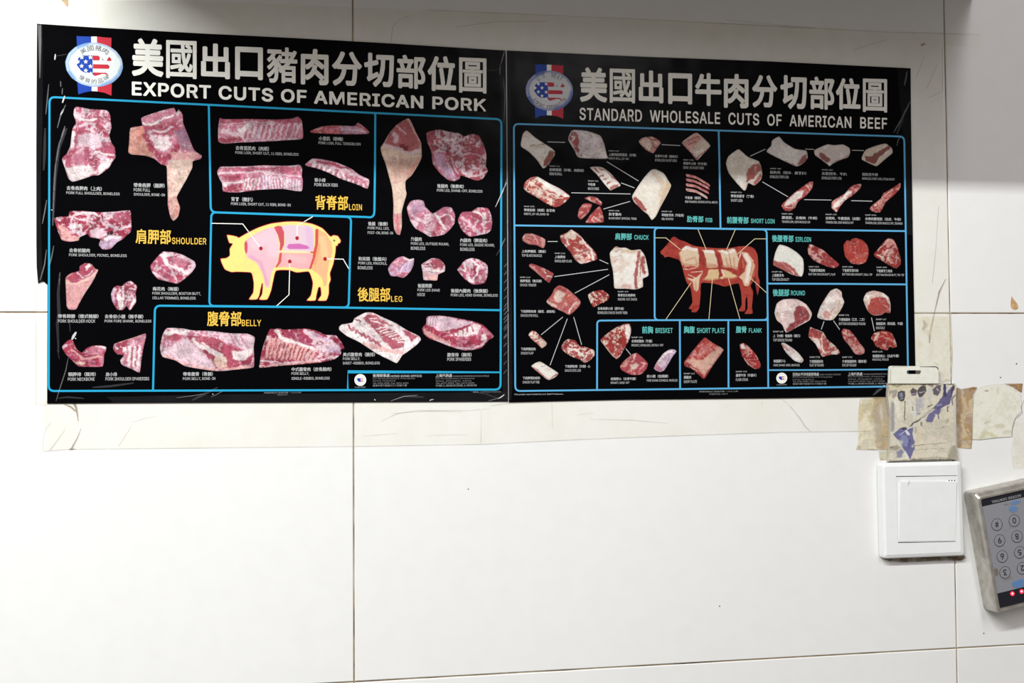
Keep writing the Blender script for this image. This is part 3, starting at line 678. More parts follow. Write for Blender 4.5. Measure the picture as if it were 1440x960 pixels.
# ================================================================== PRINTED PICTURES OF THE CUTS (flat ink, painted per vertex)
_s = [100]
def meat(p, crop, out, base, fat, amt, feats, what, nsc=9.0, ang=0.0, st=1.0, warp=1.1, rim=0.3, fold=None):
    _s[0] += 7
    return paint('cut_picture', crop, out, base, fat, amt, feats, p, HP, seed=_s[0], nsc=nsc, ang=ang, stretch=st, warp=warp, rim=rim, label='printed picture of '+what, mute=0.2 if p is pork else 0.34, fine=0.12 if p is pork else 0.08, folds=fold if fold is not None else (0.1 if base in ('w',) or base == (228, 226, 216) or what.endswith('beef rib') or what.endswith('short loin') or 'strip loin' in what else 0.9 if p is pork else 0.7))
def ribs(x0, x1, n, ya, yb, dx, c, wd=16, ya2=None, yb2=None, st=0.8):
    o = []
    for i in range(n):
        t = i/(n-1); x = x0+(x1-x0)*t; a = ya+((ya2 if ya2 is not None else ya)-ya)*t; b = yb+((yb2 if yb2 is not None else yb)-yb)*t
        o.append(('s', c, [(x, a), (x+dx, b)], wd, st))
    return o
# ---- pork, shoulder
meat(pork, 'D', [(368, -166), (480, -148), (610, -138), (638, -95), (640, -50), (648, -10), (630, 60), (650, 120), (672, 150), (678, 225), (655, 260), (625, 310), (550, 365), (500, 370), (430, 395), (345, 418), (310, 390), (290, 330), (262, 240), (300, 195), (325, 140), (335, 60), (345, 0), (370, -40), (350, -110)],
     'Q', 'F', 0.45, [('p', 'W', [(300, 310), (400, 290), (480, 290), (532, 345), (430, 395), (345, 418), (305, 380)], 22), ('p', 'W', [(545, 300), (640, 240), (668, 245), (600, 320), (550, 362)], 15), ('p', 'P', [(340, 190), (420, 185), (450, 270), (330, 300)], 25),
     ('p', 'F', [(385, 60), (440, 40), (560, 60), (600, 110), (560, 150), (440, 170), (380, 180)], 25), ('p', 'Q', [(430, 150), (480, 140), (475, 240), (440, 260)], 14), ('s', 'W', [(350, -110), (430, -60), (520, -70)], 20), ('s', 'F', [(400, -20), (480, -40), (560, 0), (630, -20)], 22),
     ('p', 'Q', [(570, 110), (650, 110), (660, 200), (560, 190)], 14), ('s', 'W', [(500, 210), (520, 180), (660, 215)], 14), ('s', 'R', [(540, -20), (620, 60)], 30), ('s', 'W', [(345, 40), (340, 140)], 26), ('s', 'R', [(400, 150), (300, 230)], 16, .6)], 'a boneless full pork shoulder', 7)
meat(pork, 'D', [(880, -80), (1000, -125), (1130, -158), (1150, -120), (1170, -145), (1200, -105), (1205, -40), (1245, 60), (1290, 170), (1350, 215), (1340, 240), (1280, 260), (1275, 310), (1230, 400), (1185, 480), (1155, 540), (1180, 620), (1165, 690), (1130, 722), (1105, 690), (1085, 600), (1085, 540), (1080, 400), (1075, 300), (1030, 280), (980, 240), (910, 215), (800, 205), (778, 185), (785, 100), (795, 0), (885, -20)],
     'P', 'F', 0.3, [('p', 'T', [(785, 0), (880, -20), (920, 60), (960, 150), (980, 240), (800, 210), (770, 185)], 20), ('s', 'O', [(850, 20), (870, 100)], 50, .5), ('s', 'R', [(915, 60), (960, 160), (1050, 260), (1120, 200), (1160, 150)], 45), ('p', 'R', [(890, -20), (1150, -60), (1190, 10), (1130, 60), (1000, 50), (920, 50)], 20, .8),
     ('p', 'P', [(885, -80), (1130, -155), (1160, -80), (1000, -60), (900, -20)], 20), ('s', 'W', [(890, -40), (960, -20), (1040, -70), (1130, -100)], 14), ('s', 'F', [(930, 40), (980, 20), (1050, 30), (1120, -10)], 16), ('p', 'W', [(975, 80), (1080, 60), (1110, 130), (1060, 180), (980, 150)], 20, .8),
     ('p', 'N', [(1130, 30), (1215, 0), (1260, 120), (1295, 190), (1200, 160)], 20), ('s', 'P', [(1170, 60), (1250, 170)], 14, .6), ('p', 'S', [(1090, 190), (1290, 190), (1345, 220), (1280, 250), (1120, 240)], 14), ('p', 'K', [(1070, 290), (1110, 250), (1280, 240), (1285, 310), (1230, 420), (1160, 530), (1085, 540)], 18),
     ('p', (226, 170, 156), [(1085, 540), (1155, 520), (1185, 620), (1165, 700), (1130, 725), (1090, 640)], 20), ('s', 'S', [(1100, 260), (1110, 500)], 30, .5), ('s', 'O', [(1165, 600), (1150, 680)], 12, .6)], 'a bone-in full pork shoulder with trotter', 8)
meat(pork, 'D', [(200, 705), (250, 690), (310, 685), (325, 648), (420, 645), (540, 655), (680, 650), (790, 640), (800, 700), (800, 800), (760, 840), (735, 865), (690, 890), (640, 940), (580, 945), (548, 910), (560, 865), (480, 850), (460, 825), (400, 850), (390, 875), (320, 885), (260, 870), (225, 790)],
     'R', 'F', 0.25, [('p', 'S', [(230, 740), (290, 770), (340, 830), (395, 850), (385, 880), (310, 885), (255, 865)], 16), ('p', 'F', [(475, 800), (540, 770), (610, 800), (580, 860), (490, 850)], 18), ('e', (12, 10, 12), [(612, 815), (655, 795), (668, 815), (640, 838), (610, 840)]), ('p', 'L', [(552, 900), (630, 830), (740, 845), (690, 895), (635, 938), (580, 945), (550, 920)], 16),
     ('s', 'W', [(600, 870), (650, 850), (720, 850)], 22), ('s', 'W', [(340, 690), (410, 660), (500, 660), (540, 690)], 13), ('s', 'F', [(320, 690), (440, 720), (520, 740)], 14), ('p', 'W', [(345, 750), (410, 745), (420, 770), (360, 780)], 12), ('s', 'F', [(620, 750), (700, 790), (790, 760)], 20), ('p', 'Q', [(680, 660), (790, 650), (790, 720), (700, 740), (650, 700)], 20),
     ('s', 'D', [(440, 830), (500, 760), (560, 700)], 12, .5), ('s', 'F', [(550, 680), (570, 730), (640, 770)], 12)], 'a boneless picnic shoulder', 6)
meat(pork, 'G', [(950, 185), (1000, 120), (1050, 75), (1130, 80), (1200, 100), (1290, 150), (1303, 190), (1270, 240), (1220, 285), (1160, 325), (1090, 310), (1010, 290), (965, 240)], 'Q', 'F', 0.25,
     [('p', 'W', [(1020, 100), (1060, 78), (1120, 85), (1130, 110), (1050, 125)], 14), ('s', 'F', [(1200, 110), (1285, 160), (1290, 200), (1240, 240)], 34), ('s', 'W', [(1055, 120), (1080, 180), (1150, 200), (1235, 245)], 26), ('p', 'P', [(1110, 115), (1240, 135), (1235, 190), (1110, 180)], 16), ('p', 'R', [(1150, 260), (1200, 250), (1210, 285), (1150, 315)], 12), ('s', 'F', [(970, 240), (1080, 300)], 18), ('s', 'F', [(1100, 200), (1150, 300)], 16)], 'a boneless Boston butt', 7)
meat(pork, 'G', [(290, 280), (330, 245), (395, 225), (400, 190), (440, 165), (490, 172), (520, 210), (543, 220), (500, 310), (440, 400), (400, 470), (370, 525), (320, 527), (298, 500), (293, 400)], 'S', 'P', 0.2,
     [('p', 'R', [(290, 285), (330, 245), (395, 225), (410, 180), (450, 165), (500, 180), (520, 225), (440, 290), (350, 320)], 14), ('p', 'W', [(440, 190), (470, 172), (490, 185), (470, 205), (455, 215)], 10), ('s', 'F', [(380, 240), (430, 280), (500, 230)], 10), ('s', 'Q', [(330, 300), (430, 290), (520, 230)], 12), ('s', 'K', [(300, 320), (370, 330), (470, 290), (540, 225)], 16, .6), ('s', 'K', [(540, 222), (420, 420)], 14, .5), ('p', (230, 166, 168), [(296, 340), (470, 310), (370, 525), (320, 527), (298, 500)], 16, .7)], 'a pork shoulder hock', 10, fold=0.3)
meat(pork, 'G', [(660, 360), (690, 340), (725, 345), (760, 315), (800, 305), (845, 345), (835, 400), (838, 470), (790, 533), (765, 500), (735, 530), (690, 525), (655, 470), (643, 410)], 'Q', 'F', 0.35,
     [('s', 'W', [(740, 350), (735, 430), (730, 500)], 20), ('s', 'W', [(790, 360), (830, 370)], 16), ('s', 'W', [(700, 420), (720, 510)], 26), ('s', 'W', [(825, 450), (790, 520)], 18), ('s', 'D', [(752, 400), (752, 505)], 10, .7), ('s', 'R', [(700, 350), (680, 430)], 20), ('s', 'L', [(660, 380), (665, 460)], 22), ('p', 'R', [(765, 320), (830, 330), (830, 360), (770, 365)], 10)], 'a boneless pork fore shank', 6)
meat(pork, 'J', [(262, 375), (300, 330), (340, 315), (370, 380), (415, 420), (450, 385), (500, 365), (560, 362), (608, 378), (590, 440), (578, 525), (480, 530), (390, 525), (340, 480), (290, 430)], 'R', 'P', 0.4,
     [('p', 'P', [(430, 410), (500, 370), (600, 375), (575, 430), (500, 450)], 16), ('s', 'W', [(520, 370), (600, 380)], 12), ('s', 'F', [(270, 380), (300, 360)], 16), ('s', 'K', [(380, 500), (430, 500)], 20), ('s', 'S', [(340, 400), (430, 470), (570, 450)], 14), ('s', 'D', [(350, 380), (430, 450), (560, 440)], 8, .6), ('s', 'D', [(460, 500), (570, 510)], 14, .5)], 'a bent length of pork neckbone', 6)
meat(pork, 'J', [(660, 390), (670, 350), (740, 325), (820, 300), (910, 270), (915, 300), (895, 380), (880, 480), (865, 573), (800, 545), (730, 515), (715, 480), (740, 440), (690, 430)], 'P', 'F', 0.3,
     [('p', 'R', [(660, 385), (680, 345), (780, 315), (760, 400), (740, 445), (680, 425)], 16), ('s', 'S', [(680, 345), (910, 272)], 12)]+[('s', 'W', [(790+i*38, 370), (775+i*38, 520)], 18) for i in range(3)]+[('s', 'Q', [(812+i*38, 370), (797+i*38, 540)], 9) for i in range(3)]+[('p', 'W', [(730, 380), (760, 370), (770, 400), (740, 410)], 8), ('s', 'W', [(680, 375), (690, 380)], 14)], 'pork shoulder spareribs', 6)
# ---- pork, loin
meat(pork, 'E', [(148, 170), (160, 90), (200, 97), (400, 95), (600, 100), (720, 92), (770, 78), (800, 110), (808, 245), (700, 260), (500, 272), (300, 280), (200, 288), (150, 270)], 'P', 'F', 0.35,
     [('p', 'R', [(155, 90), (780, 80), (800, 130), (600, 128), (380, 125), (160, 140)], 18, .7), ('s', 'F', [(165, 135), (380, 118), (600, 125)], 9, .6)]+ribs(360, 790, 11, 140, 240, -28, 'F', 22)+ribs(378, 790, 11, 150, 245, -26, 'Q', 10)+[('p', 'R', [(155, 245), (330, 238), (335, 270), (200, 285), (150, 268)], 10), ('s', 'W', [(320, 190), (380, 150)], 34), ('s', 'F', [(180, 190), (300, 215)], 26), ('s', 'F', [(330, 268), (800, 248)], 9), ('s', 'L', [(470, 170), (440, 250)], 26, .6)], 'a boneless short cut pork loin', 6)
meat(pork, 'E', [(865, 190), (950, 155), (1050, 145), (1200, 150), (1240, 125), (1290, 160), (1325, 195), (1310, 212), (1150, 215), (980, 210), (890, 205)], (190, 90, 92), 'P', 0.15,
     [('p', 'L', [(1090, 150), (1200, 150), (1300, 180), (1310, 208), (1120, 212)], 24, .65), ('s', 'W', [(1110, 175), (1290, 190)], 8, .6), ('s', 'Q', [(1210, 152), (1250, 135), (1300, 190)], 14), ('s', 'F', [(890, 180), (960, 160)], 8, .5)], 'a pork tenderloin', 8)
meat(pork, 'E', [(140, 510), (165, 468), (260, 465), (380, 463), (500, 455), (680, 460), (780, 452), (802, 480), (800, 540), (808, 575), (795, 658), (650, 640), (500, 645), (400, 655), (300, 668), (220, 665), (185, 655), (180, 600), (158, 560)], 'P', 'F', 0.3,
     [('p', 'Q', [(165, 470), (790, 460), (800, 520), (500, 500), (160, 510)], 14, .8), ('s', 'F', [(160, 515), (330, 512), (480, 505), (800, 548)], 11), ('s', 'F', [(170, 470), (780, 458)], 8)]+ribs(490, 790, 13, 540, 645, 2, 'L', 12, 570, 650)+ribs(500, 780, 13, 540, 645, 2, 'W', 8, 575, 650)+ribs(360, 470, 5, 560, 645, -15, 'W', 13)+[('p', 'R', [(190, 620), (330, 600), (350, 650), (220, 665)], 12), ('p', 'R', [(180, 530), (330, 530), (320, 570), (200, 575)], 16, .8), ('p', 'W', [(175, 595), (215, 590), (220, 625), (185, 625)], 8), ('s', 'W', [(220, 595), (340, 585)], 14)], 'a bone-in short cut pork loin', 6)
meat(pork, 'E', [(825, 450), (880, 405), (950, 408), (1060, 430), (1180, 480), (1250, 530), (1320, 565), (1325, 590), (1310, 638), (1230, 605), (1100, 560), (1000, 510), (900, 475), (850, 465)], 'P', 'F', 0.4,
     [('s', 'R', [(920, 425), (1050, 450), (1190, 495)], 12), ('s', 'F', [(860, 430), (1000, 470), (1140, 490), (1290, 570)], 12)]+[('s', 'W', [(900+i*38, 440+i*17), (888+i*38, 480+i*17)], 15) for i in range(11)]+[('s', 'Q', [(920+i*38, 455+i*17), (908+i*38, 492+i*17)], 8) for i in range(10)]+[('s', 'P', [(1170, 550), (1230, 560)], 26)], 'a slab of pork back ribs', 5)
# ---- pork, leg
meat(pork, 'F', [(195, 320), (220, 280), (260, 210), (320, 140), (410, 90), (440, 130), (470, 200), (510, 280), (515, 390), (490, 450), (440, 530), (390, 580), (390, 640), (397, 680), (375, 760), (360, 820), (360, 930), (346, 996), (320, 990), (300, 950), (293, 860), (295, 760), (285, 640), (265, 560), (235, 450), (205, 370)], (228, 188, 172), 'K', 0.3,
     [('p', (190, 82, 92), [(215, 290), (300, 145), (405, 92), (440, 150), (505, 290), (500, 340), (400, 350), (330, 330), (280, 300)], 18), ('p', (150, 34, 44), [(335, 300), (370, 285), (415, 310), (405, 340), (350, 345)], 12), ('s', 'F', [(300, 210), (320, 240), (310, 270)], 34, .8), ('s', 'S', [(405, 100), (510, 290)], 14), ('s', 'F', [(320, 150), (390, 210)], 10, .8), ('s', 'F', [(220, 290), (300, 320), (420, 365), (500, 340)], 22, .8),
     ('s', 'N', [(290, 400), (310, 400)], 16, .5), ('p', (216, 168, 150), [(230, 420), (480, 400), (440, 520), (300, 540)], 40, .7), ('p', 'K', [(280, 600), (385, 590), (390, 700), (355, 830), (297, 830)], 24), ('p', (228, 150, 156), [(293, 830), (360, 830), (350, 1000), (310, 985)], 18), ('s', (214, 96, 110), [(325, 850), (330, 980)], 16, .5), ('s', 'O', [(500, 400), (400, 560)], 24, .4)], 'a full pork leg with foot', 10, fold=0.4)
meat(pork, 'F', [(553, 205), (600, 185), (660, 178), (730, 195), (800, 205), (850, 230), (900, 212), (960, 225), (1000, 300), (1020, 380), (1015, 460), (1030, 500), (990, 560), (940, 575), (870, 550), (820, 535), (810, 560), (770, 580), (720, 570), (650, 510), (600, 440), (590, 350), (560, 280)], (196, 88, 104), 'F', 0.3,
     [('p', 'L', [(600, 350), (680, 360), (720, 460), (820, 540), (770, 578), (700, 555), (620, 450)], 30, .7), ('s', 'R', [(720, 380), (760, 460), (800, 530)], 38), ('s', 'F', [(740, 400), (800, 520)], 10), ('s', 'F', [(730, 200), (700, 260), (770, 320), (830, 380)], 26), ('s', 'W', [(640, 230), (720, 260), (800, 240)], 16, .7), ('s', 'F', [(820, 380), (900, 360), (1010, 400)], 10, .6), ('s', 'F', [(830, 450), (850, 520), (950, 540), (1025, 500)], 16), ('s', 'R', [(860, 480), (960, 500)], 12, .7),
     ('s', 'D', [(600, 300), (720, 350)], 14, .5), ('p', 'D', [(800, 270), (860, 260), (870, 320), (820, 330)], 26, .4)], 'a boneless pork leg', 8)
meat(pork, 'F', [(400, 790), (430, 735), (490, 723), (530, 735), (545, 780), (600, 830), (640, 810), (690, 780), (745, 785), (775, 840), (770, 906), (735, 956), (685, 996), (585, 1013), (535, 986), (465, 946), (425, 886)], 'P', 'F', 0.35,
     [('s', 'R', [(690, 870), (620, 960), (610, 1000)], 50, .8), ('s', 'W', [(620, 830), (660, 900), (700, 950)], 16), ('s', 'W', [(640, 860), (720, 830), (765, 880)], 12), ('p', 'L', [(410, 780), (440, 740), (530, 745), (540, 800), (450, 850)], 24, .6), ('s', 'F', [(440, 850), (540, 900), (600, 880)], 18), ('s', 'Q', [(680, 800), (750, 830)], 30, .7)], 'a pork leg outside round', 8)
meat(pork, 'F', [(800, 870), (830, 820), (900, 815), (950, 785), (1030, 790), (1055, 840), (1065, 900), (1055, 960), (1025, 986), (955, 1001), (885, 1011), (825, 956), (800, 896)], 'Q', 'F', 0.25,
     [('p', 'R', [(910, 800), (1000, 795), (1000, 850), (920, 900), (900, 840)], 20, .8), ('s', 'W', [(920, 820), (970, 830), (1020, 900)], 13), ('s', 'W', [(1000, 830), (1010, 870)], 20), ('s', 'F', [(820, 860), (880, 900), (960, 990)], 20, .7), ('s', 'D', [(970, 870), (1020, 880)], 10, .5)], 'a pork leg inside round', 7)
meat(pork, 'I', [(308, 380), (330, 335), (380, 290), (430, 278), (475, 300), (510, 295), (505, 350), (480, 400), (430, 445), (380, 435), (330, 430)], 'P', 'L', 0.55,
     [('s', 'W', [(430, 290), (480, 310), (505, 300)], 14), ('s', 'F', [(470, 330), (420, 370), (400, 420)], 10), ('s', 'W', [(350, 340), (390, 310)], 10, .5), ('p', 'R', [(400, 410), (450, 410), (430, 443), (390, 435)], 16, .6), ('s', 'N', [(450, 320), (380, 400)], 12, .6)], 'a boneless pork knuckle', 7)
meat(pork, 'I', [(568, 345), (600, 320), (650, 293), (710, 300), (750, 345), (750, 395), (700, 420), (690, 465), (640, 465), (585, 460), (578, 400)], 'F', 'S', 0.35,
     [('p', 'R', [(575, 340), (650, 295), (710, 300), (748, 345), (740, 370), (640, 380), (600, 365)], 12), ('s', 'W', [(610, 370), (660, 395), (745, 395)], 16), ('s', 'W', [(605, 330), (640, 315)], 10), ('s', 'F', [(590, 350), (640, 350)], 12), ('s', 'N', [(620, 395), (700, 412)], 7, .7), ('p', 'S', [(585, 400), (690, 420), (680, 460), (590, 455)], 16, .6)], 'a pork ham hock', 8)
meat(pork, 'I', [(848, 385), (870, 355), (905, 310), (960, 292), (1020, 305), (1080, 345), (1085, 420), (1060, 485), (1000, 498), (960, 495), (900, 450)], 'Q', 'F', 0.3,
     [('s', 'W', [(905, 330), (915, 400), (880, 380)], 13), ('s', 'W', [(960, 300), (1010, 350), (1000, 420), (960, 480)], 15), ('s', 'F', [(920, 320), (950, 300)], 20), ('s', 'D', [(975, 330), (990, 400)], 16, .7), ('s', 'R', [(1040, 400), (1050, 460)], 40, .7), ('s', 'W', [(940, 450), (970, 480)], 26), ('s', 'F', [(1030, 340), (1050, 390)], 9)], 'a boneless pork hind shank', 7)
# ---- pork, belly
meat(pork, 'K', [(-249, 380), (-229, 280), (-194, 228), (-74, 230), (0, 245), (150, 250), (300, 268), (430, 272), (488, 300), (480, 380), (485, 480), (475, 535), (350, 550), (220, 563), (120, 555), (-50, 525), (-130, 480), (-230, 450)], 'F', 'P', 0.35,
     [('p', 'R', [(-190, 245), (-60, 290), (-90, 335), (-225, 320), (-225, 290)], 16, .8), ('s', 'W', [(-200, 270), (-110, 250), (-60, 270), (-30, 240)], 30)]+[('s', 'N', [(-215+i*36, 335), (-235+i*40, 410)], 12, .8) for i in range(5)]+[('p', 'R', [(-50, 290), (60, 290), (190, 300), (300, 370), (420, 400), (470, 400), (470, 500), (380, 530), (200, 550), (130, 480), (60, 400)], 16),
     ('p', 'F', [(-50, 310), (60, 390), (160, 490), (190, 555), (0, 530), (-120, 460), (-200, 420), (-140, 350)], 24), ('s', 'W', [(10, 320), (60, 370), (110, 390), (200, 450), (260, 480)], 26), ('s', 'W', [(80, 345), (160, 400), (230, 440)], 18), ('s', 'R', [(100, 400), (130, 470)], 12), ('s', 'R', [(160, 440), (180, 490)], 12), ('p', 'K', [(180, 440), (270, 460), (270, 530), (210, 540), (170, 500)], 14, .8),
     ('p', 'W', [(310, 410), (400, 400), (470, 385), (460, 440), (400, 480), (315, 470)], 14), ('p', 'F', [(150, 262), (430, 280), (480, 310), (470, 380), (400, 385), (300, 350), (220, 290)], 16), ('s', 'P', [(300, 280), (350, 380)], 16, .7), ('s', 'P', [(380, 290), (430, 380)], 16, .7), ('s', 'N', [(330, 290), (390, 370)], 10, .6), ('s', 'S', [(-220, 440), (-60, 510), (150, 552), (450, 535)], 16), ('p', 'D', [(380, 490), (460, 470), (460, 525), (390, 530)], 12, .5)], 'a bone-in pork belly', 6, 0.3, 1.5)
meat(pork, 'K', [(528, 500), (540, 420), (570, 320), (605, 238), (640, 235), (680, 230), (720, 240), (880, 232), (960, 245), (1040, 280), (1120, 285), (1160, 330), (1187, 385), (1160, 395), (1160, 430), (1110, 470), (1000, 495), (850, 510), (700, 520), (530, 537)], 'R', 'F', 0.2,
     ribs(610, 960, 12, 300, 450, -35, 'S', 22, 400, 480, 0.95)+ribs(635, 965, 12, 330, 460, -35, 'D', 8, 410, 480, 0.6)+[('s', 'W', [(660, 250), (700, 310), (820, 340), (940, 390)], 26), ('p', (176, 70, 105), [(720, 260), (830, 250), (930, 320), (950, 380), (800, 330)], 18), ('s', 'F', [(880, 250), (960, 310), (1080, 330)], 26), ('s', 'L', [(940, 270), (1060, 320)], 22, .7), ('p', 'F', [(960, 360), (1150, 340), (1155, 390), (1080, 420), (970, 400)], 18), ('p', 'L', [(1050, 380), (1150, 380), (1140, 430), (1050, 420)], 20, .6),
     ('s', 'F', [(530, 480), (700, 500), (900, 490), (1100, 455)], 12), ('s', 'S', [(530, 527), (750, 510), (1000, 488)], 12), ('s', 'R', [(540, 506), (640, 505)], 10), ('s', (150, 40, 80), [(1100, 300), (1175, 380)], 30, .8), ('s', 'D', [(570, 340), (560, 440)], 14, .6)], 'a single-ribbed pork belly', 6)
meat(pork, 'L', [(38, 220), (60, 200), (140, 185), (160, 150), (240, 108), (300, 108), (370, 140), (480, 190), (560, 240), (660, 290), (675, 320), (640, 360), (560, 420), (530, 440), (488, 500), (430, 475), (330, 425), (200, 340), (100, 290), (42, 245)], 'W', 'F', 0.2,
     [('p', 'R', [(220, 150), (260, 118), (320, 125), (380, 170), (450, 200), (480, 260), (560, 330), (540, 380), (460, 390), (380, 330), (300, 230)], 14), ('p', 'R', [(560, 240), (655, 295), (600, 335), (570, 290), (535, 240)], 14)]+[('s', 'W', [(330+i*24, 240+i*14), (420+i*24, 205+i*18)], 8) for i in range(8)]+[('s', 'W', [(400, 210), (520, 250), (560, 330), (560, 400)], 20)]+[('s', 'R', [(110+i*38, 205+i*22), (135+i*38, 240+i*22)], 18) for i in range(7)]+[('s', (70, 80, 85), [(190, 260), (230, 290)], 7, .5), ('s', 'W', [(60, 235), (250, 350), (420, 440), (490, 480)], 34), ('s', 'S', [(240, 350), (450, 410), (540, 420)], 30, .8), ('s', 'D', [(160, 160), (205, 180)], 9), ('s', 'W', [(280, 170), (360, 190)], 8), ('s', 'W', [(270, 150), (330, 160)], 8), ('s', 'W', [(500, 480), (560, 415), (665, 340)], 18)], 'a sheet-ribbed pork belly', 5)
meat(pork, 'L', [(685, 230), (715, 190), (725, 138), (820, 130), (930, 145), (1080, 175), (1160, 205), (1243, 290), (1200, 325), (1150, 380), (1100, 395), (1010, 402), (900, 370), (800, 330), (740, 310), (695, 270)], 'R', 'P', 0.2,
     [('p', 'F', [(725, 140), (820, 132), (1080, 178), (1090, 190), (960, 230), (860, 255), (800, 240), (715, 195)], 14)]+ribs(735, 800, 4, 140, 210, -12, 'N', 9)+ribs(830, 1060, 10, 150, 235, 2, 'L', 7, 175, 200, .6)+[('s', 'R', [(830, 260), (960, 240), (1080, 195)], 18), ('p', 'W', [(880, 285), (950, 265), (1050, 220), (1090, 190), (1140, 210), (1120, 280), (1000, 295)], 12, .85)]+[('s', 'R', [(920+i*38, 262-i*12), (930+i*38, 284-i*8)], 12) for i in range(5)]+[('p', 'S', [(690, 230), (780, 280), (850, 310), (950, 380), (800, 330), (700, 275)], 14, .8), ('p', 'W', [(1145, 280), (1180, 270), (1190, 320), (1150, 330)], 12), ('s', 'F', [(940, 385), (1080, 392), (1160, 350), (1180, 330)], 14), ('s', 'F', [(800, 325), (900, 366)], 16)], 'a slab of pork spareribs', 6)

# ---- beef, rib
meat(beef, 'R3', [(90, 150), (110, 60), (150, 25), (240, 100), (380, 190), (430, 230), (430, 280), (370, 370), (315, 408), (250, 320), (170, 240), (95, 190)], 'w', 'f', 0.2, [('p', 'b', [(312, 395), (330, 320), (390, 215), (432, 245), (425, 300), (370, 370)], 12, .9), ('p', 'r', [(318, 390), (340, 320), (385, 240), (415, 270), (370, 350)], 16, .6), ('s', 'b', [(190, 175), (260, 170), (330, 160)], 10, .8), ('s', 'c', [(200, 190), (300, 180)], 30, .4)], 'a ribeye roll', 10)
meat(beef, 'R3', [(570, 100), (600, 30), (640, 18), (760, 30), (890, 75), (930, 150), (960, 270), (960, 310), (680, 300), (630, 220), (580, 140)], (226, 212, 216), 'w', 0.2, [('p', 'r', [(572, 100), (600, 35), (655, 40), (685, 130), (670, 200), (710, 280), (690, 298), (640, 220)], 10), ('s', 'w', [(610, 80), (630, 100), (610, 130)], 18), ('s', 'w', [(690, 240), (690, 290)], 20), ('s', 'k', [(800, 75), (812, 92)], 5), ('s', 'k', [(740, 205), (775, 225)], 4), ('s', 'b', [(760, 265), (755, 290)], 5), ('s', 'b', [(840, 190), (870, 190)], 6, .7), ('s', 'b', [(730, 60), (760, 62)], 9, .6)], 'a lip-on ribeye roll', 10)
meat(beef, 'R4', [(275, 140), (310, 100), (400, 85), (470, 115), (497, 150), (470, 190), (420, 255), (340, 215)], 'q', 'f', 0.3, [('p', 'f', [(280, 140), (320, 105), (370, 150), (400, 230), (340, 210)], 20, .8), ('s', 'r', [(360, 90), (420, 120), (480, 120)], 18, .8), ('s', 'r', [(400, 140), (450, 200)], 18, .7), ('s', 'r', [(300, 180), (410, 250)], 10, .8)], 'boneless short ribs', 6)
meat(beef, 'R4', [(712, 150), (780, 90), (860, 47), (930, 100), (1000, 180), (930, 260), (865, 325), (800, 250)], 'f', 'w', 0.2, [('p', 'q', [(715, 150), (860, 50), (910, 90), (850, 180), (800, 240)], 24), ('s', 'r', [(770, 120), (880, 90)], 14, .7), ('s', 'r', [(780, 160), (850, 130)], 12, .7), ('s', 'r', [(725, 170), (860, 305), (995, 195)], 10), ('s', 'd', [(720, 165), (800, 255), (862, 320)], 8, .6)], 'a square of bone-in short ribs', 7)
meat(beef, 'R3', [(790, 400), (850, 390), (920, 400), (1000, 460), (1095, 570), (1090, 590), (1040, 610), (995, 630), (930, 560), (860, 470)], 'w', 'f', 0.2, [('s', 'r', [(840, 410), (880, 450)], 16), ('s', 'r', [(880, 400), (960, 440), (1050, 530)], 13, .8)]+[('s', 'r', [(890+i*38, 490+i*33), (920+i*38, 475+i*33)], 18, .8) for i in range(3)]+[('p', 'r', [(990, 590), (1080, 560), (1090, 590), (1000, 628)], 10, .8)], 'beef back ribs', 6)
meat(beef, 'R3', [(118, 610), (130, 550), (190, 500), (260, 492), (380, 560), (500, 620), (585, 690), (540, 750), (480, 790), (430, 800), (340, 760), (250, 700), (160, 650)], (206, 84, 74), 'f', 0.4, [('p', 'w', [(245, 500), (280, 495), (500, 620), (580, 690), (540, 700), (400, 640), (320, 580)], 14)]+[('s', 'f', [(150+i*36, 590+i*16), (220+i*36, 660+i*18)], 8) for i in range(6)]+[('p', 'r', [(430, 700), (540, 700), (575, 700), (480, 785), (420, 795)], 12), ('s', 'w', [(440, 710), (520, 705)], 9), ('s', 'f', [(180, 560), (300, 620), (420, 700)], 10)], 'a bone-in lip-on ribeye', 5)
for o_, f_ in (([(735, 710), (790, 690), (860, 705), (910, 750), (905, 785), (850, 765), (790, 740)], [('s', 'f', [(780, 700), (800, 730)], 14), ('s', 'f', [(860, 720), (900, 760)], 8)]),
               ([(665, 890), (680, 820), (725, 765), (810, 770), (780, 850), (720, 910), (690, 925)], [('s', 'q', [(700, 800), (780, 790)], 20, .5)]),
               ([(745, 955), (800, 870), (885, 790), (915, 850), (928, 950), (830, 960)], [('s', 'f', [(830, 900), (900, 940)], 8)])):
    meat(beef, 'R3', o_, (200, 78, 80), 'q', 0.15, f_, 'a piece of blade meat', 7)
meat(beef, 'R4', [(208, 690), (260, 600), (330, 500), (400, 425), (450, 418), (530, 460), (580, 540), (603, 585), (560, 680), (500, 790), (450, 890), (408, 930), (370, 880), (300, 820), (230, 750)], (240, 230, 216), 'w', 0.2, [('p', 'r', [(225, 700), (250, 700), (310, 760), (360, 830), (345, 855), (270, 800), (230, 740)], 10), ('p', 'c', [(560, 520), (605, 585), (500, 790), (455, 880), (500, 700), (540, 600)], 34, .8), ('s', 'c', [(430, 460), (520, 560), (500, 680)], 40, .5), ('s', 'r', [(350, 850), (390, 900)], 8), ('s', 'f', [(380, 870), (400, 920)], 12)], 'a large whole beef rib', 12)
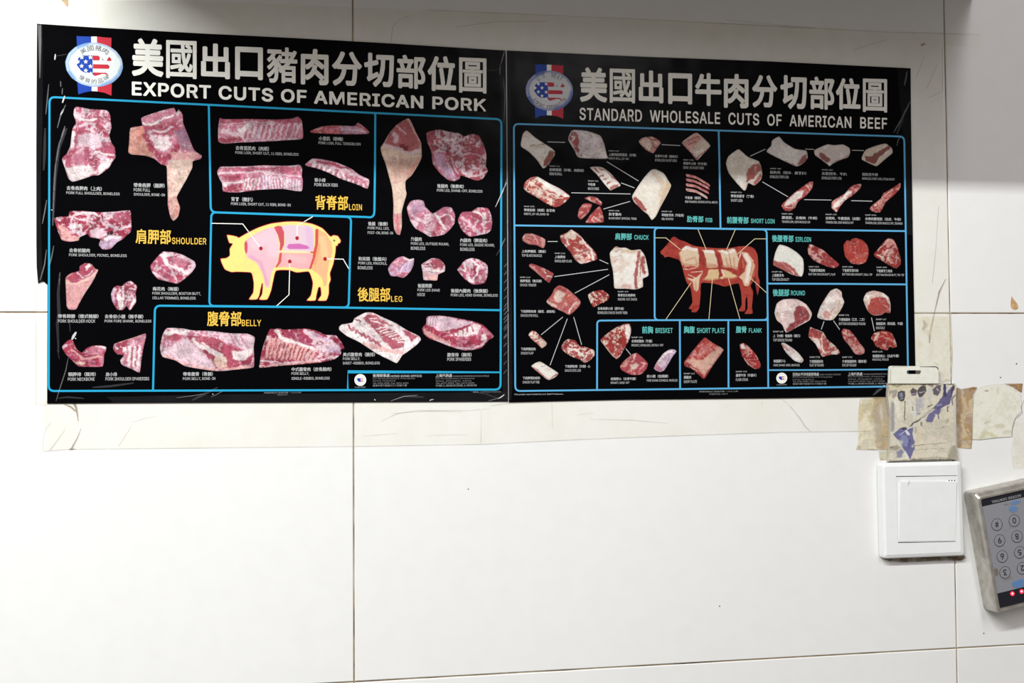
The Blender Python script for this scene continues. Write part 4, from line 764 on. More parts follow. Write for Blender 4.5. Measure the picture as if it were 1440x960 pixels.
for k_, L_ in enumerate(([(755, 480), (850, 500), (985, 580)], [(755, 525), (850, 545), (980, 612)], [(755, 575), (850, 592), (975, 655)], [(755, 625), (850, 642), (960, 703)])):
    q_ = [(x, y-16) for x, y in L_]+[(x+8, y+14) for x, y in L_[::-1]]
    meat(beef, 'R4', q_, (200, 100, 104) if k_ < 3 else (226, 196, 186), 'q', 0.25, [('s', 'q', [(x, y-4) for x, y in L_], 9, .6)], 'a rib finger', 6)
# ---- beef, short loin
meat(beef, 'R5', [(75, 340), (100, 270), (190, 205), (225, 225), (290, 280), (390, 320), (415, 380), (425, 450), (410, 500), (350, 553), (290, 530), (270, 590), (245, 600), (170, 520), (100, 430)], (228, 216, 200), 'w', 0.25, [('p', (196, 84, 76), [(290, 400), (340, 345), (400, 330), (415, 410), (385, 440), (345, 490), (275, 528), (268, 490)], 10), ('p', (206, 100, 92), [(330, 540), (400, 450), (425, 460), (400, 510), (350, 550)], 10), ('s', 'w', [(290, 525), (340, 490), (400, 430)], 16), ('s', 'w', [(360, 370), (360, 440)], 7, .5), ('s', 'r', [(270, 550), (275, 590)], 8, .7), ('s', 'b', [(180, 270), (230, 290)], 8, .3)], 'a beef short loin', 9)
meat(beef, 'R5', [(468, 230), (510, 170), (520, 120), (585, 82), (640, 140), (740, 200), (850, 220), (862, 290), (820, 340), (755, 370), (640, 320)], (224, 214, 210), 'w', 0.2, [('p', (170, 74, 68), [(768, 345), (800, 285), (858, 245), (862, 300), (815, 340), (770, 360)], 9), ('s', 'r', [(650, 322), (740, 360)], 6, .8)], 'a boneless strip loin', 9)
meat(beef, 'R6', [(103, 215), (160, 185), (230, 158), (300, 165), (380, 158), (440, 190), (450, 230), (430, 280), (350, 310), (280, 345), (250, 368), (230, 350), (150, 290), (110, 260)], (220, 208, 200), 'w', 0.25, [('p', (156, 68, 66), [(145, 240), (200, 250), (258, 300), (240, 345), (160, 292)], 9), ('s', 'r', [(290, 335), (440, 265)], 10, .6), ('s', 'w', [(245, 340), (260, 355)], 20)], 'a trimmed boneless strip loin', 9)
meat(beef, 'R6', [(562, 280), (600, 210), (700, 170), (790, 150), (850, 190), (858, 240), (800, 290), (730, 350), (700, 368), (640, 345), (565, 305)], (222, 206, 190), 'w', 0.2, [('p', (150, 66, 56), [(585, 270), (650, 275), (720, 220), (820, 170), (840, 195), (740, 270), (690, 345), (590, 310)], 9), ('s', 'f', [(700, 340), (780, 270), (850, 220)], 22, .8), ('s', 'w', [(570, 295), (590, 300)], 18)], 'a steak-ready strip loin', 9)
meat(beef, 'R5', [(610, 745), (650, 700), (740, 620), (820, 560), (880, 520), (915, 520), (905, 580), (850, 650), (770, 710), (740, 770), (690, 800), (640, 795)], (196, 74, 76), 'q', 0.25, [('p', 'w', [(635, 750), (660, 700), (760, 615), (830, 600), (810, 660), (720, 720), (660, 750)], 12), ('s', 'f', [(650, 770), (720, 770)], 8), ('s', 'f', [(860, 560), (880, 580)], 10)], 'a tenderloin with side muscle', 6)
meat(beef, 'R6', [(270, 770), (275, 710), (330, 670), (400, 630), (450, 570), (500, 545), (557, 540), (540, 590), (470, 650), (400, 700), (350, 760), (318, 812)], (184, 80, 82), 'q', 0.25, [('s', 'w', [(305, 750), (380, 680), (440, 620)], 40, .9), ('s', 'r', [(340, 730), (440, 640)], 5, .7), ('s', 'd', [(440, 600), (530, 560)], 16, .5), ('s', 'f', [(280, 760), (320, 800)], 12)], 'a tenderloin without side muscle', 6)
meat(beef, 'R6', [(640, 770), (680, 730), (745, 680), (770, 630), (840, 590), (900, 550), (935, 530), (930, 580), (880, 640), (800, 710), (770, 760), (740, 810), (690, 812), (650, 795)], (196, 76, 70), 'q', 0.2, [('s', 'f', [(780, 650), (860, 600)], 7), ('s', 'w', [(680, 750), (700, 745)], 10), ('s', 'q', [(760, 670), (840, 650)], 8)], 'a skinned tenderloin', 7)
# ---- beef, chuck
meat(beef, 'S1', [(103, 180), (130, 135), (190, 130), (260, 150), (335, 190), (335, 250), (315, 280), (250, 250), (170, 240), (115, 210)], (206, 108, 106), 'q', 0.25, [('s', 'r', [(140, 190), (230, 200)], 26, .6), ('s', 'f', [(115, 170), (200, 150)], 8, .6), ('s', 'f', [(230, 160), (260, 230)], 6, .6), ('p', 'q', [(290, 190), (335, 200), (320, 275), (290, 250)], 16, .7)], 'a top blade muscle', 7)
meat(beef, 'S1', [(490, 150), (560, 120), (600, 90), (680, 140), (740, 210), (800, 270), (850, 330), (862, 390), (800, 415), (710, 440), (650, 410), (590, 320), (500, 210)], (200, 84, 78), 'f', 0.35, [('p', 'f', [(520, 160), (590, 110), (650, 150), (640, 190), (560, 180)], 14), ('s', 'w', [(600, 100), (700, 180), (760, 260), (840, 340)], 14), ('p', 'r', [(560, 180), (660, 190), (720, 270), (740, 330), (640, 280)], 18), ('s', 'f', [(620, 260), (700, 310)], 10), ('s', 'w', [(800, 320), (820, 380)], 28), ('s', 'q', [(650, 380), (760, 400)], 40, .6), ('s', 'w', [(660, 405), (710, 430), (790, 405)], 10), ('s', 'w', [(560, 210), (580, 240)], 14)], 'a shoulder clod', 6)
meat(beef, 'S1', [(172, 450), (195, 435), (260, 455), (340, 490), (420, 535), (410, 570), (375, 630), (320, 590), (240, 520), (180, 470)], (194, 84, 88), 'q', 0.3, [('p', 'q', [(180, 440), (230, 490), (330, 580), (260, 530), (180, 470)], 16), ('s', 'w', [(350, 560), (400, 565)], 9), ('s', 'f', [(330, 520), (350, 530)], 8)], 'a chuck tender', 6)
meat(beef, 'S1', [(348, 820), (400, 750), (430, 690), (480, 655), (560, 690), (630, 750), (690, 810), (690, 850), (650, 900), (580, 955), (510, 920), (400, 870)], (208, 104, 102), 'q', 0.25, [('p', 'f', [(430, 750), (470, 710), (540, 740), (540, 790), (470, 830), (420, 800)], 24), ('p', (206, 96, 78), [(510, 780), (560, 750), (590, 790), (550, 830), (505, 810)], 14), ('s', 'w', [(570, 940), (600, 880), (650, 830)], 10), ('s', 'f', [(360, 820), (450, 870)], 22), ('p', 'r', [(450, 690), (490, 670), (560, 710), (520, 720)], 14, .8), ('s', 'q', [(630, 870), (680, 830)], 30, .5)], 'a chuck eye roll', 8)
meat(beef, 'S1', [(770, 750), (830, 715), (920, 705), (985, 760), (965, 810), (880, 850), (825, 878), (790, 820)], (176, 58, 54), 'f', 0.2, [('s', 'f', [(790, 745), (830, 800)], 10), ('s', 'f', [(830, 725), (860, 770)], 10), ('s', 'd', [(800, 740), (840, 790)], 8), ('s', 'f', [(880, 740), (900, 760)], 10), ('s', 'q', [(960, 780), (900, 830)], 8)], 'boneless chuck short ribs', 5)
meat(beef, 'S1', [(990, 330), (1020, 290), (1045, 265), (1065, 262), (1090, 275), (1150, 275), (1210, 300), (1300, 295), (1350, 370), (1383, 550), (1325, 590), (1325, 670), (1250, 697), (1150, 690), (1040, 685), (1030, 600), (1020, 500), (1000, 420)], 'w', 'f', 0.25,
     [('s', 'r', [(1050, 275), (1070, 280)], 22, .7), ('s', 'b', [(1110, 290), (1050, 320)], 12, .5), ('s', 'c', [(1120, 310), (1200, 320), (1260, 310)], 40, .7), ('s', 'r', [(1290, 320), (1265, 450), (1250, 600), (1260, 680)], 26), ('s', 'f', [(1300, 330), (1290, 470), (1280, 600)], 10), ('s', 'r', [(1330, 370), (1320, 440), (1340, 520)], 40), ('s', 'f', [(1330, 440), (1360, 480)], 10), ('p', 'q', [(1110, 650), (1200, 640), (1210, 685), (1110, 680)], 20, .7), ('s', 'r', [(1300, 380), (1295, 560)], 10), ('s', 'q', [(1060, 400), (1040, 420)], 20, .5)], 'a square-cut beef chuck', 8)
meat(beef, 'S2', [(167, 290), (200, 250), (240, 260), (290, 310), (353, 375), (340, 405), (300, 428), (250, 380), (190, 330)], (206, 100, 86), 'f', 0.3, [('s', 'w', [(200, 320), (250, 310)], 11), ('s', 'w', [(240, 360), (290, 340)], 11), ('p', 'f', [(270, 370), (350, 365), (340, 400), (300, 425)], 12, .8), ('s', 'd', [(230, 345), (280, 325)], 7, .7), ('s', 'w', [(180, 300), (210, 260)], 14)], 'a chuck flap', 5)
meat(beef, 'S2', [(195, 610), (240, 575), (290, 565), (380, 620), (468, 680), (440, 720), (370, 750), (310, 710), (250, 660)], 'w', 'f', 0.3, [('p', 'p', [(195, 605), (250, 640), (330, 710), (380, 750), (310, 715), (230, 650)], 10, .9), ('p', 'r', [(380, 735), (460, 680), (468, 690), (440, 720)], 10, .8), ('s', 'b', [(290, 610), (330, 600)], 6, .6), ('s', 'b', [(340, 660), (380, 640)], 8, .4)], 'a chuck flat rib', 6)
meat(beef, 'S2', [(497, 430), (520, 370), (570, 335), (640, 350), (680, 400), (780, 425), (830, 450), (835, 500), (790, 550), (735, 578), (690, 545), (620, 520), (550, 480)], (190, 66, 68), 'f', 0.4, [('p', 'r', [(740, 530), (780, 480), (830, 470), (800, 540), (740, 570)], 8), ('s', 'w', [(560, 430), (640, 440), (720, 500)], 18, .8), ('s', 'w', [(720, 540), (770, 470), (800, 445)], 10), ('s', 'r', [(560, 360), (620, 390)], 20), ('s', 'd', [(610, 470), (650, 470)], 10, .6), ('s', 'f', [(700, 430), (740, 440)], 16)], 'a chuck eye log', 4)
# ---- beef, brisket, plate, flank
meat(beef, 'S2', [(898, 345), (950, 290), (1050, 220), (1140, 183), (1190, 180), (1208, 240), (1190, 330), (1140, 430), (1100, 500), (1060, 538), (1010, 500), (940, 410)], (190, 62, 58), 'f', 0.42, [('p', 'w', [(1140, 185), (1190, 182), (1205, 240), (1185, 320), (1160, 330), (1150, 250)], 14), ('p', (190, 56, 52), [(1130, 260), (1160, 340), (1120, 450), (1060, 530), (1040, 480)], 18), ('s', 'f', [(900, 350), (1000, 480), (1060, 535)], 8), ('s', 'd', [(1195, 190), (1205, 250)], 8, .6)], 'a boneless brisket', 4)
meat(beef, 'S2', [(1095, 610), (1120, 570), (1200, 500), (1260, 475), (1320, 520), (1375, 580), (1360, 640), (1300, 695), (1200, 695), (1110, 650)], (200, 80, 92), 'q', 0.3, [('p', 'f', [(1190, 610), (1240, 580), (1290, 600), (1250, 640), (1200, 650)], 24), ('s', 'f', [(1240, 500), (1220, 560)], 14, .7), ('s', 'f', [(1310, 570), (1350, 590)], 9, .7)], 'a nose-off brisket', 7)
meat(beef, 'S4', [(272, 600), (300, 540), (360, 460), (420, 420), (470, 420), (488, 440), (450, 490), (410, 560), (370, 620), (330, 637), (290, 620)], 'L', 'F', 0.45, [('p', 'P', [(275, 600), (300, 565), (350, 590), (340, 632), (290, 620)], 16), ('s', 'W', [(320, 540), (400, 450), (460, 430)], 14), ('s', 'N', [(330, 560), (420, 460)], 5, .7), ('s', 'k', [(465, 430), (485, 445)], 6, .6)], 'a conical fore shank muscle', 6)
meat(beef, 'S4', [(562, 545), (600, 490), (680, 390), (760, 305), (830, 350), (940, 415), (930, 450), (850, 560), (800, 640), (755, 703), (700, 660), (640, 610), (570, 580)], (200, 76, 72), 'q', 0.15, [('p', (226, 180, 160), [(570, 535), (640, 515), (760, 520), (840, 440), (910, 400), (935, 430), (850, 550), (755, 670), (690, 600)], 24), ('s', (192, 56, 60), [(565, 545), (640, 570), (700, 620), (755, 690)], 9), ('s', 'd', [(570, 560), (650, 600), (740, 680)], 14, .6), ('s', 'f', [(620, 575), (690, 630)], 8), ('s', (192, 56, 60), [(755, 690), (850, 560), (935, 440)], 9), ('s', 'd', [(780, 665), (860, 545)], 5, .6), ('s', 'q', [(720, 480), (800, 380)], 40, .4)], 'a short plate', 8)
meat(beef, 'S4', [(1098, 380), (1130, 355), (1180, 385), (1250, 460), (1300, 560), (1290, 600), (1250, 608), (1180, 570), (1120, 480)], (192, 54, 58), 'q', 0.15, [('p', 'w', [(1100, 375), (1130, 357), (1155, 400), (1130, 420), (1108, 400)], 9), ('s', 'f', [(1255, 480), (1275, 500)], 12, .8), ('s', 'f', [(1140, 500), (1190, 565), (1240, 600)], 7, .8), ('s', 'q', [(1210, 540), (1250, 560)], 16, .6)], 'a flank steak', 8)
# ---- beef, sirloin
meat(beef, 'S5', [(52, 420), (75, 320), (115, 245), (200, 265), (290, 320), (355, 390), (362, 500), (340, 565), (250, 550), (150, 500), (60, 455)], (228, 226, 216), 'w', 0.2, [('p', (190, 72, 68), [(48, 400), (120, 418), (200, 425), (270, 490), (325, 562), (250, 555), (60, 460)], 8), ('s', 'q', [(150, 430), (250, 530)], 8), ('s', 'f', [(240, 510), (270, 550)], 8), ('s', 'd', [(60, 430), (180, 480)], 10, .4)], 'a top sirloin butt', 12)
meat(beef, 'S5', [(403, 280), (420, 238), (460, 250), (560, 300), (640, 370), (720, 440), (700, 470), (650, 480), (560, 450), (460, 400), (410, 340)], (182, 66, 68), 'q', 0.35, [('p', 'f', [(415, 245), (445, 242), (450, 262), (420, 268)], 6), ('s', 'f', [(480, 370), (515, 390)], 26, .5), ('s', 'd', [(450, 280), (540, 310)], 12, .5), ('s', 'q', [(420, 320), (500, 410)], 26, .5)], 'a bottom sirloin flap', 6)
meat(beef, 'S5', [(765, 250), (800, 200), (828, 205), (838, 212), (842, 190), (890, 178), (960, 200), (1010, 260), (1020, 340), (990, 420), (920, 445), (840, 430), (780, 360)], (196, 66, 58), (212, 90, 76), 0.4, [('s', 'q', [(835, 215), (842, 250)], 6, .6), ('s', 'q', [(900, 360), (980, 350)], 40, .25)], 'a bottom sirloin ball tip', 5)
meat(beef, 'S5', [(1072, 340), (1120, 280), (1160, 230), (1215, 180), (1270, 195), (1310, 270), (1340, 370), (1345, 440), (1300, 485), (1240, 460), (1160, 410), (1090, 370)], (176, 62, 58), 'q', 0.2, [('s', 'f', [(1120, 300), (1170, 250), (1215, 190)], 8), ('s', 'f', [(1210, 290), (1170, 370)], 12, .8), ('s', 'f', [(1255, 300), (1215, 400)], 12, .8), ('s', 'f', [(1300, 340), (1290, 420)], 8, .8), ('s', 'f', [(1110, 350), (1165, 380), (1165, 410)], 14), ('s', 'q', [(1270, 210), (1300, 280)], 10)], 'a tri-tip', 6)
# ---- beef, round
meat(beef, 'S6', [(55, 240), (75, 160), (130, 125), (240, 122), (320, 165), (370, 240), (350, 300), (260, 350), (155, 405), (120, 340), (75, 300)], (232, 206, 202), 'w', 0.3, [('p', (170, 44, 58), [(228, 195), (260, 172), (310, 185), (358, 250), (350, 295), (255, 350), (155, 405), (150, 375), (215, 320)], 8), ('s', 'd', [(200, 340), (330, 280)], 24, .5), ('s', 'f', [(345, 200), (368, 250), (350, 290)], 7), ('s', 'q', [(80, 240), (110, 320)], 26, .5)], 'a top inside round', 8)
meat(beef, 'S6', [(415, 265), (440, 190), (480, 120), (530, 50), (580, 33), (620, 60), (625, 100), (643, 150), (610, 220), (550, 295), (490, 300), (430, 285)], (232, 214, 208), 'w', 0.3, [('p', 'q', [(460, 240), (490, 215), (530, 240), (520, 290), (470, 280)], 14), ('s', 'b', [(580, 140), (560, 200), (530, 230)], 7, .5), ('s', 'c', [(600, 140), (590, 220), (545, 280)], 22, .7), ('s', 'b', [(600, 100), (620, 105)], 8, .5), ('s', 'q', [(455, 150), (470, 170)], 22, .6), ('s', 'q', [(590, 60), (610, 90)], 18, .5), ('s', 'b', [(420, 270), (480, 295)], 7, .5)], 'a gooseneck round', 6)
meat(beef, 'S6', [(805, 130), (830, 70), (890, 50), (970, 70), (1020, 110), (1035, 180), (1030, 240), (990, 235), (960, 255), (890, 260), (840, 220)], (226, 196, 184), 'w', 0.25, [('p', (196, 54, 46), [(842, 200), (865, 130), (920, 102), (990, 108), (1025, 160), (1030, 240), (990, 236), (950, 256), (890, 260), (845, 220)], 8), ('s', 'q', [(815, 150), (840, 190)], 18, .6)], 'a beef knuckle', 7)
meat(beef, 'S6', [(112, 500), (135, 490), (200, 530), (260, 580), (300, 635), (280, 660), (220, 640), (150, 570)], (228, 218, 216), 'w', 0.2, [('s', 'p', [(125, 510), (180, 560)], 18, .8), ('s', 'q', [(190, 530), (220, 570)], 14, .6), ('s', 'b', [(275, 655), (298, 635)], 5, .7), ('s', 'f', [(115, 500), (160, 500)], 7)], 'a heel muscle', 6)
meat(beef, 'S6', [(343, 440), (355, 360), (400, 375), (465, 400), (500, 460), (570, 520), (607, 570), (590, 590), (540, 590), (460, 608), (430, 560), (400, 500)], (200, 92, 86), 'f', 0.35, [('p', 'r', [(350, 440), (358, 368), (440, 400), (420, 430), (370, 450)], 10), ('p', 'w', [(370, 450), (420, 450), (450, 560), (420, 530)], 14, .8), ('s', 'w', [(360, 365), (460, 402)], 5), ('s', 'r', [(480, 450), (520, 540)], 14, .7), ('s', 'w', [(450, 460), (450, 530), (480, 580)], 10), ('p', 'w', [(550, 560), (600, 570), (580, 590), (540, 588)], 10)], 'the flat of a round', 5)
meat(beef, 'S6', [(620, 400), (640, 372), (690, 385), (730, 430), (780, 500), (815, 545), (810, 580), (770, 593), (730, 580), (690, 520), (640, 460)], (196, 80, 82), 'q', 0.4, [('s', 'f', [(640, 400), (690, 430)], 14, .6), ('s', 'r', [(680, 440), (740, 500)], 20, .6), ('s', 'q', [(740, 560), (800, 580)], 8)], 'an eye of round', 5)
meat(beef, 'S6', [(870, 450), (900, 405), (970, 388), (1040, 405), (1070, 460), (1087, 520), (1050, 535), (1030, 520), (1010, 550), (980, 552), (910, 520), (890, 480)], (184, 60, 54), 'q', 0.12, [('s', 'f', [(900, 420), (930, 405), (900, 460)], 12, .8), ('s', 'f', [(960, 400), (1000, 410)], 14, .5), ('s', 'f', [(910, 460), (960, 440), (1050, 470)], 6, .5), ('s', 'f', [(1070, 470), (1082, 520)], 5, .8)], 'a peeled knuckle', 7)

def plines(p, crop, L, wd, mat='pale', h=HT, nm='pointer_line'):
    for q in L: MB().ribbon(C(crop, q), wd*0.85, h).build(nm, mat, p)
plines(beef, 'R3', [[(360, 140), (535, 145)], [(960, 340), (1280, 535)], [(1105, 555), (1240, 605)], [(600, 655), (1200, 667)], [(925, 820), (1195, 742)]], 1.15)
plines(beef, 'R4', [[(508, 168), (695, 177)]], 1.1)
plines(beef, 'R5', [[(310, 270), (455, 203)], [(425, 518), (672, 662)]], 1.1)
plines(beef, 'R6', [[(5, 690), (268, 694)], [(460, 700), (663, 705)], [(467, 214), (582, 217)], [(15, 203), (100, 205)]], 1.1)
plines(beef, 'S1', [[(360, 212), (462, 212)], [(885, 397), (975, 437)], [(430, 567), (972, 493)], [(635, 735), (985, 548)]], 1.15)
plines(beef, 'S2', [[(515, 112), (295, 292)], [(560, 130), (385, 600)], [(625, 112), (705, 392)], [(1152, 432), (1202, 493)]], 1.1)
plines(beef, 'S6', [[(473, 310), (450, 378)], [(553, 305), (605, 380)], [(873, 278), (898, 393)]], 1.1)

# ---- the pig diagram
PY, PR = (244, 232, 138), (186, 30, 60)
pg_out = [(217, 222), (250, 225), (295, 235), (310, 243), (380, 203), (460, 165), (560, 133), (680, 118), (780, 118), (880, 135), (960, 170), (1022, 233), (1045, 224), (1080, 230), (1103, 265), (1098, 285), (1082, 292), (1078, 308), (1066, 308), (1062, 360), (1045, 450), (1020, 520), (1025, 570), (1012, 610), (1010, 680), (990, 733), (925, 733), (950, 690), (945, 632), (930, 632), (915, 690), (905, 733), (838, 733), (870, 690), (885, 600), (870, 540), (850, 508), (760, 515), (700, 497), (600, 502), (575, 590), (560, 660), (530, 725), (467, 725), (490, 680), (495, 600), (480, 640), (470, 690), (450, 724), (388, 724), (420, 670), (425, 600), (415, 540), (400, 515), (300, 510), (250, 512), (200, 490), (175, 440), (167, 408), (210, 402), (238, 382), (238, 330), (260, 292), (235, 285), (222, 250)]
pig = paint('pig_diagram', 'H', pg_out, PY, (240, 226, 140), 0.2, [
    ('e', (238, 186, 208), [(372, 255), (450, 208), (530, 172), (588, 162), (612, 240), (622, 330), (612, 430), (585, 480), (560, 520), (548, 630), (515, 632), (500, 530), (445, 435), (375, 402), (358, 330)]),
    ('s', (246, 214, 226), [(440, 290), (560, 220), (580, 350)], 90, .5), ('s', (226, 150, 190), [(400, 390), (480, 440), (530, 600)], 26, .5),
    ('e', (208, 50, 96), [(352, 290), (366, 262), (378, 290), (376, 350), (366, 376), (354, 340)]),
    ('e', (204, 38, 92), [(583, 162), (615, 150), (650, 158), (662, 200), (662, 300), (640, 345), (626, 345), (630, 290), (612, 220)]),
    ('e', (230, 200, 222), [(640, 152), (700, 145), (850, 150), (895, 175), (898, 250), (893, 345), (880, 352), (655, 348), (668, 280), (662, 200)]), ('s', (222, 178, 224), [(850, 180), (870, 320)], 50, .5),
    ('e', (208, 96, 178), [(682, 315), (700, 292), (780, 290), (840, 305), (862, 325), (840, 333), (700, 333)]),
    ('e', (240, 172, 186), [(640, 362), (860, 365), (888, 372), (890, 420), (862, 486), (780, 488), (710, 472), (618, 474), (640, 420)]), ('s', (250, 200, 200), [(700, 400), (820, 420)], 50, .5),
    ('e', (208, 50, 96), [(626, 362), (645, 362), (640, 430), (612, 474), (592, 474), (615, 430)]),
    ('e', (212, 44, 62), [(905, 182), (918, 172), (930, 180), (928, 290), (905, 400), (872, 492), (856, 486), (885, 400), (888, 365), (820, 358), (890, 350), (903, 300)]),
    ('e', (240, 182, 140), [(930, 180), (985, 208), (1030, 280), (1040, 350), (1012, 440), (998, 520), (995, 600), (985, 622), (970, 620), (958, 560), (920, 520), (874, 492), (908, 400), (930, 300)]), ('s', (248, 212, 160), [(960, 260), (980, 380)], 50, .6), ('s', (228, 130, 100), [(935, 300), (900, 450)], 20, .4),
    ('s', (250, 226, 190), [(625, 352), (740, 350), (860, 358)], 14), ('e', (20, 16, 18), [(1042, 266), (1052, 258), (1062, 266), (1054, 276)]), ('e', (12, 10, 10), [(478, 690), (492, 640), (495, 600), (486, 600), (470, 690)])],
    pork, HP, seed=31, nsc=20, rim=0.05, step=0.85, warp=0.0, smoothen=True, fine=0.015)
s_ = MB().ribbon(smooth_closed(C('H', pg_out), 1.5), 0.7, HP2, True).build('outline', 'ured', pig)
for q in [[(97, 132), (340, 137), (481, 327)], [(885, 80), (764, 152), (763, 247)], [(706, 429), (700, 688), (605, 774)], [(981, 409), (1122, 411), (1165, 485)]]:
    MB().ribbon(C('H', q), 1.1, HP2).build('pointer_line', 'white', pig)
for cx, cy in [(481, 327), (763, 247), (706, 429), (981, 409)]:
    MB().poly(C('H', [(cx+14*math.cos(k*math.pi/7), cy+15*math.sin(k*math.pi/7)) for k in range(14)]), HT).build('dot', 'red', pig)

# ---- the cow diagram
CRD = (200, 70, 54); CC = (232, 208, 176)
cw_out = [(207, 315), (240, 280), (275, 240), (310, 190), (330, 168), (350, 164), (375, 178), (400, 195), (450, 210), (500, 235), (560, 258), (650, 270), (780, 280), (900, 278), (1000, 262), (1080, 258), (1130, 268), (1165, 295), (1190, 350), (1197, 450), (1195, 560), (1212, 620), (1205, 700), (1190, 755), (1178, 700), (1165, 620), (1170, 560), (1150, 610), (1120, 660), (1145, 720), (1140, 800), (1133, 870), (1138, 940), (1060, 942), (1088, 890), (1085, 770), (1068, 800), (1062, 912), (1000, 914), (1030, 850), (1022, 720), (1000, 640), (960, 640), (900, 660), (850, 667), (780, 645), (700, 632), (620, 635), (612, 760), (600, 880), (570, 927), (522, 925), (525, 900), (493, 890), (530, 830), (525, 760), (510, 680), (470, 620), (450, 560), (430, 480), (410, 420), (390, 395), (340, 380), (290, 365), (250, 372), (235, 350), (215, 340)]
cow = paint('cow_diagram', 'S3', cw_out, CRD, (178, 52, 46), 0.3, [
    ('p', CC, [(398, 330), (425, 290), (465, 253), (510, 280), (580, 285), (596, 350), (600, 455), (560, 470), (480, 455), (430, 450)], 8), ('s', 'w', [(440, 290), (480, 270), (570, 300)], 30, .7), ('s', (214, 150, 100), [(470, 400), (560, 380), (580, 430)], 24, .5), ('p', CRD, [(435, 460), (520, 450), (600, 475), (600, 490), (450, 500)], 6), ('s', 'f', [(440, 490), (500, 495), (590, 468)], 6), ('s', 'f', [(450, 465), (500, 460)], 6),
    ('p', CC, [(470, 580), (520, 590), (570, 575), (635, 515), (600, 600), (590, 700), (570, 718), (550, 700), (535, 620), (490, 600)], 8), ('s', 'f', [(520, 525), (630, 515)], 6), ('s', 'f', [(485, 550), (560, 575)], 6),
    ('p', CC, [(620, 295), (740, 302), (775, 380), (790, 460), (770, 475), (680, 480), (668, 400), (645, 320)], 8), ('s', 'w', [(660, 310), (740, 320)], 26, .8), ('s', (206, 120, 90), [(670, 440), (760, 450)], 24, .4), ('s', (150, 60, 40), [(670, 490), (790, 475)], 9, .6),
    ('p', CC, [(775, 300), (880, 300), (900, 340), (915, 420), (920, 480), (850, 470), (830, 390), (815, 330)], 8), ('p', CC, [(885, 298), (940, 283), (970, 310), (1000, 400), (985, 500), (930, 480), (915, 400)], 8), ('s', 'w', [(830, 310), (890, 330), (950, 300)], 24, .8), ('s', (150, 60, 40), [(885, 310), (915, 390), (925, 480)], 6, .8), ('s', (206, 120, 90), [(870, 380), (890, 450)], 20, .5), ('s', (206, 120, 90), [(950, 380), (960, 460)], 16, .5),
    ('p', (236, 206, 152), [(695, 500), (795, 490), (800, 590), (740, 605), (640, 600), (680, 560)], 8), ('p', (236, 206, 152), [(835, 495), (900, 515), (985, 560), (930, 590), (870, 580), (830, 595), (805, 580), (840, 560)], 8), ('s', 'w', [(830, 500), (850, 560)], 12, .7),
    ('p', (236, 200, 168), [(1020, 310), (1090, 330), (1145, 400), (1160, 460), (1130, 580), (1100, 660), (1060, 665), (1040, 600), (1000, 570), (1060, 520), (1080, 440), (1040, 350)], 8), ('s', 'w', [(1070, 350), (1110, 420), (1100, 520), (1080, 620)], 34, .7), ('s', (206, 120, 90), [(1140, 420), (1120, 560)], 14, .5), ('s', 'f', [(1020, 330), (1000, 400)], 10), ('s', (220, 150, 110), [(1040, 400), (1050, 470)], 14, .5), ('s', (140, 40, 36), [(800, 400), (810, 540)], 14, .5), ('s', (140, 40, 36), [(630, 320), (650, 480)], 14, .4), ('s', (236, 180, 120), [(1165, 450), (1150, 560)], 5, .6), ('s', (214, 140, 104), [(430, 440), (520, 455), (590, 445)], 26, .55), ('s', (214, 150, 112), [(405, 350), (430, 430)], 20, .5), ('s', (208, 130, 96), [(680, 465), (780, 460)], 26, .6), ('s', (208, 130, 96), [(840, 460), (920, 470), (980, 480)], 26, .6), ('s', (206, 130, 96), [(650, 595), (740, 600), (800, 585)], 14, .6), ('s', (206, 130, 96), [(850, 580), (940, 585), (980, 565)], 14, .6), ('s', 'w', [(1085, 380), (1110, 440), (1090, 540)], 20, .5), ('s', (214, 140, 104), [(560, 620), (565, 700)], 16, .5)],
    beef, HP, seed=57, nsc=14, rim=0.08, step=0.85, warp=0.5, smoothen=True, fine=0.05, mute=0.3)
for q in [[(152, 175), (262, 175), (412, 297)], [(587, 90), (672, 297)], [(965, 92), (875, 297)], [(1280, 185), (1162, 185), (985, 340)], [(520, 625), (262, 1000)], [(735, 575), (697, 1000)], [(895, 585), (1012, 1000)], [(1105, 570), (1280, 730)]]:
    MB().ribbon(C('S3', q), 0.8, HP2).build('pointer_line', 'cream', cow)

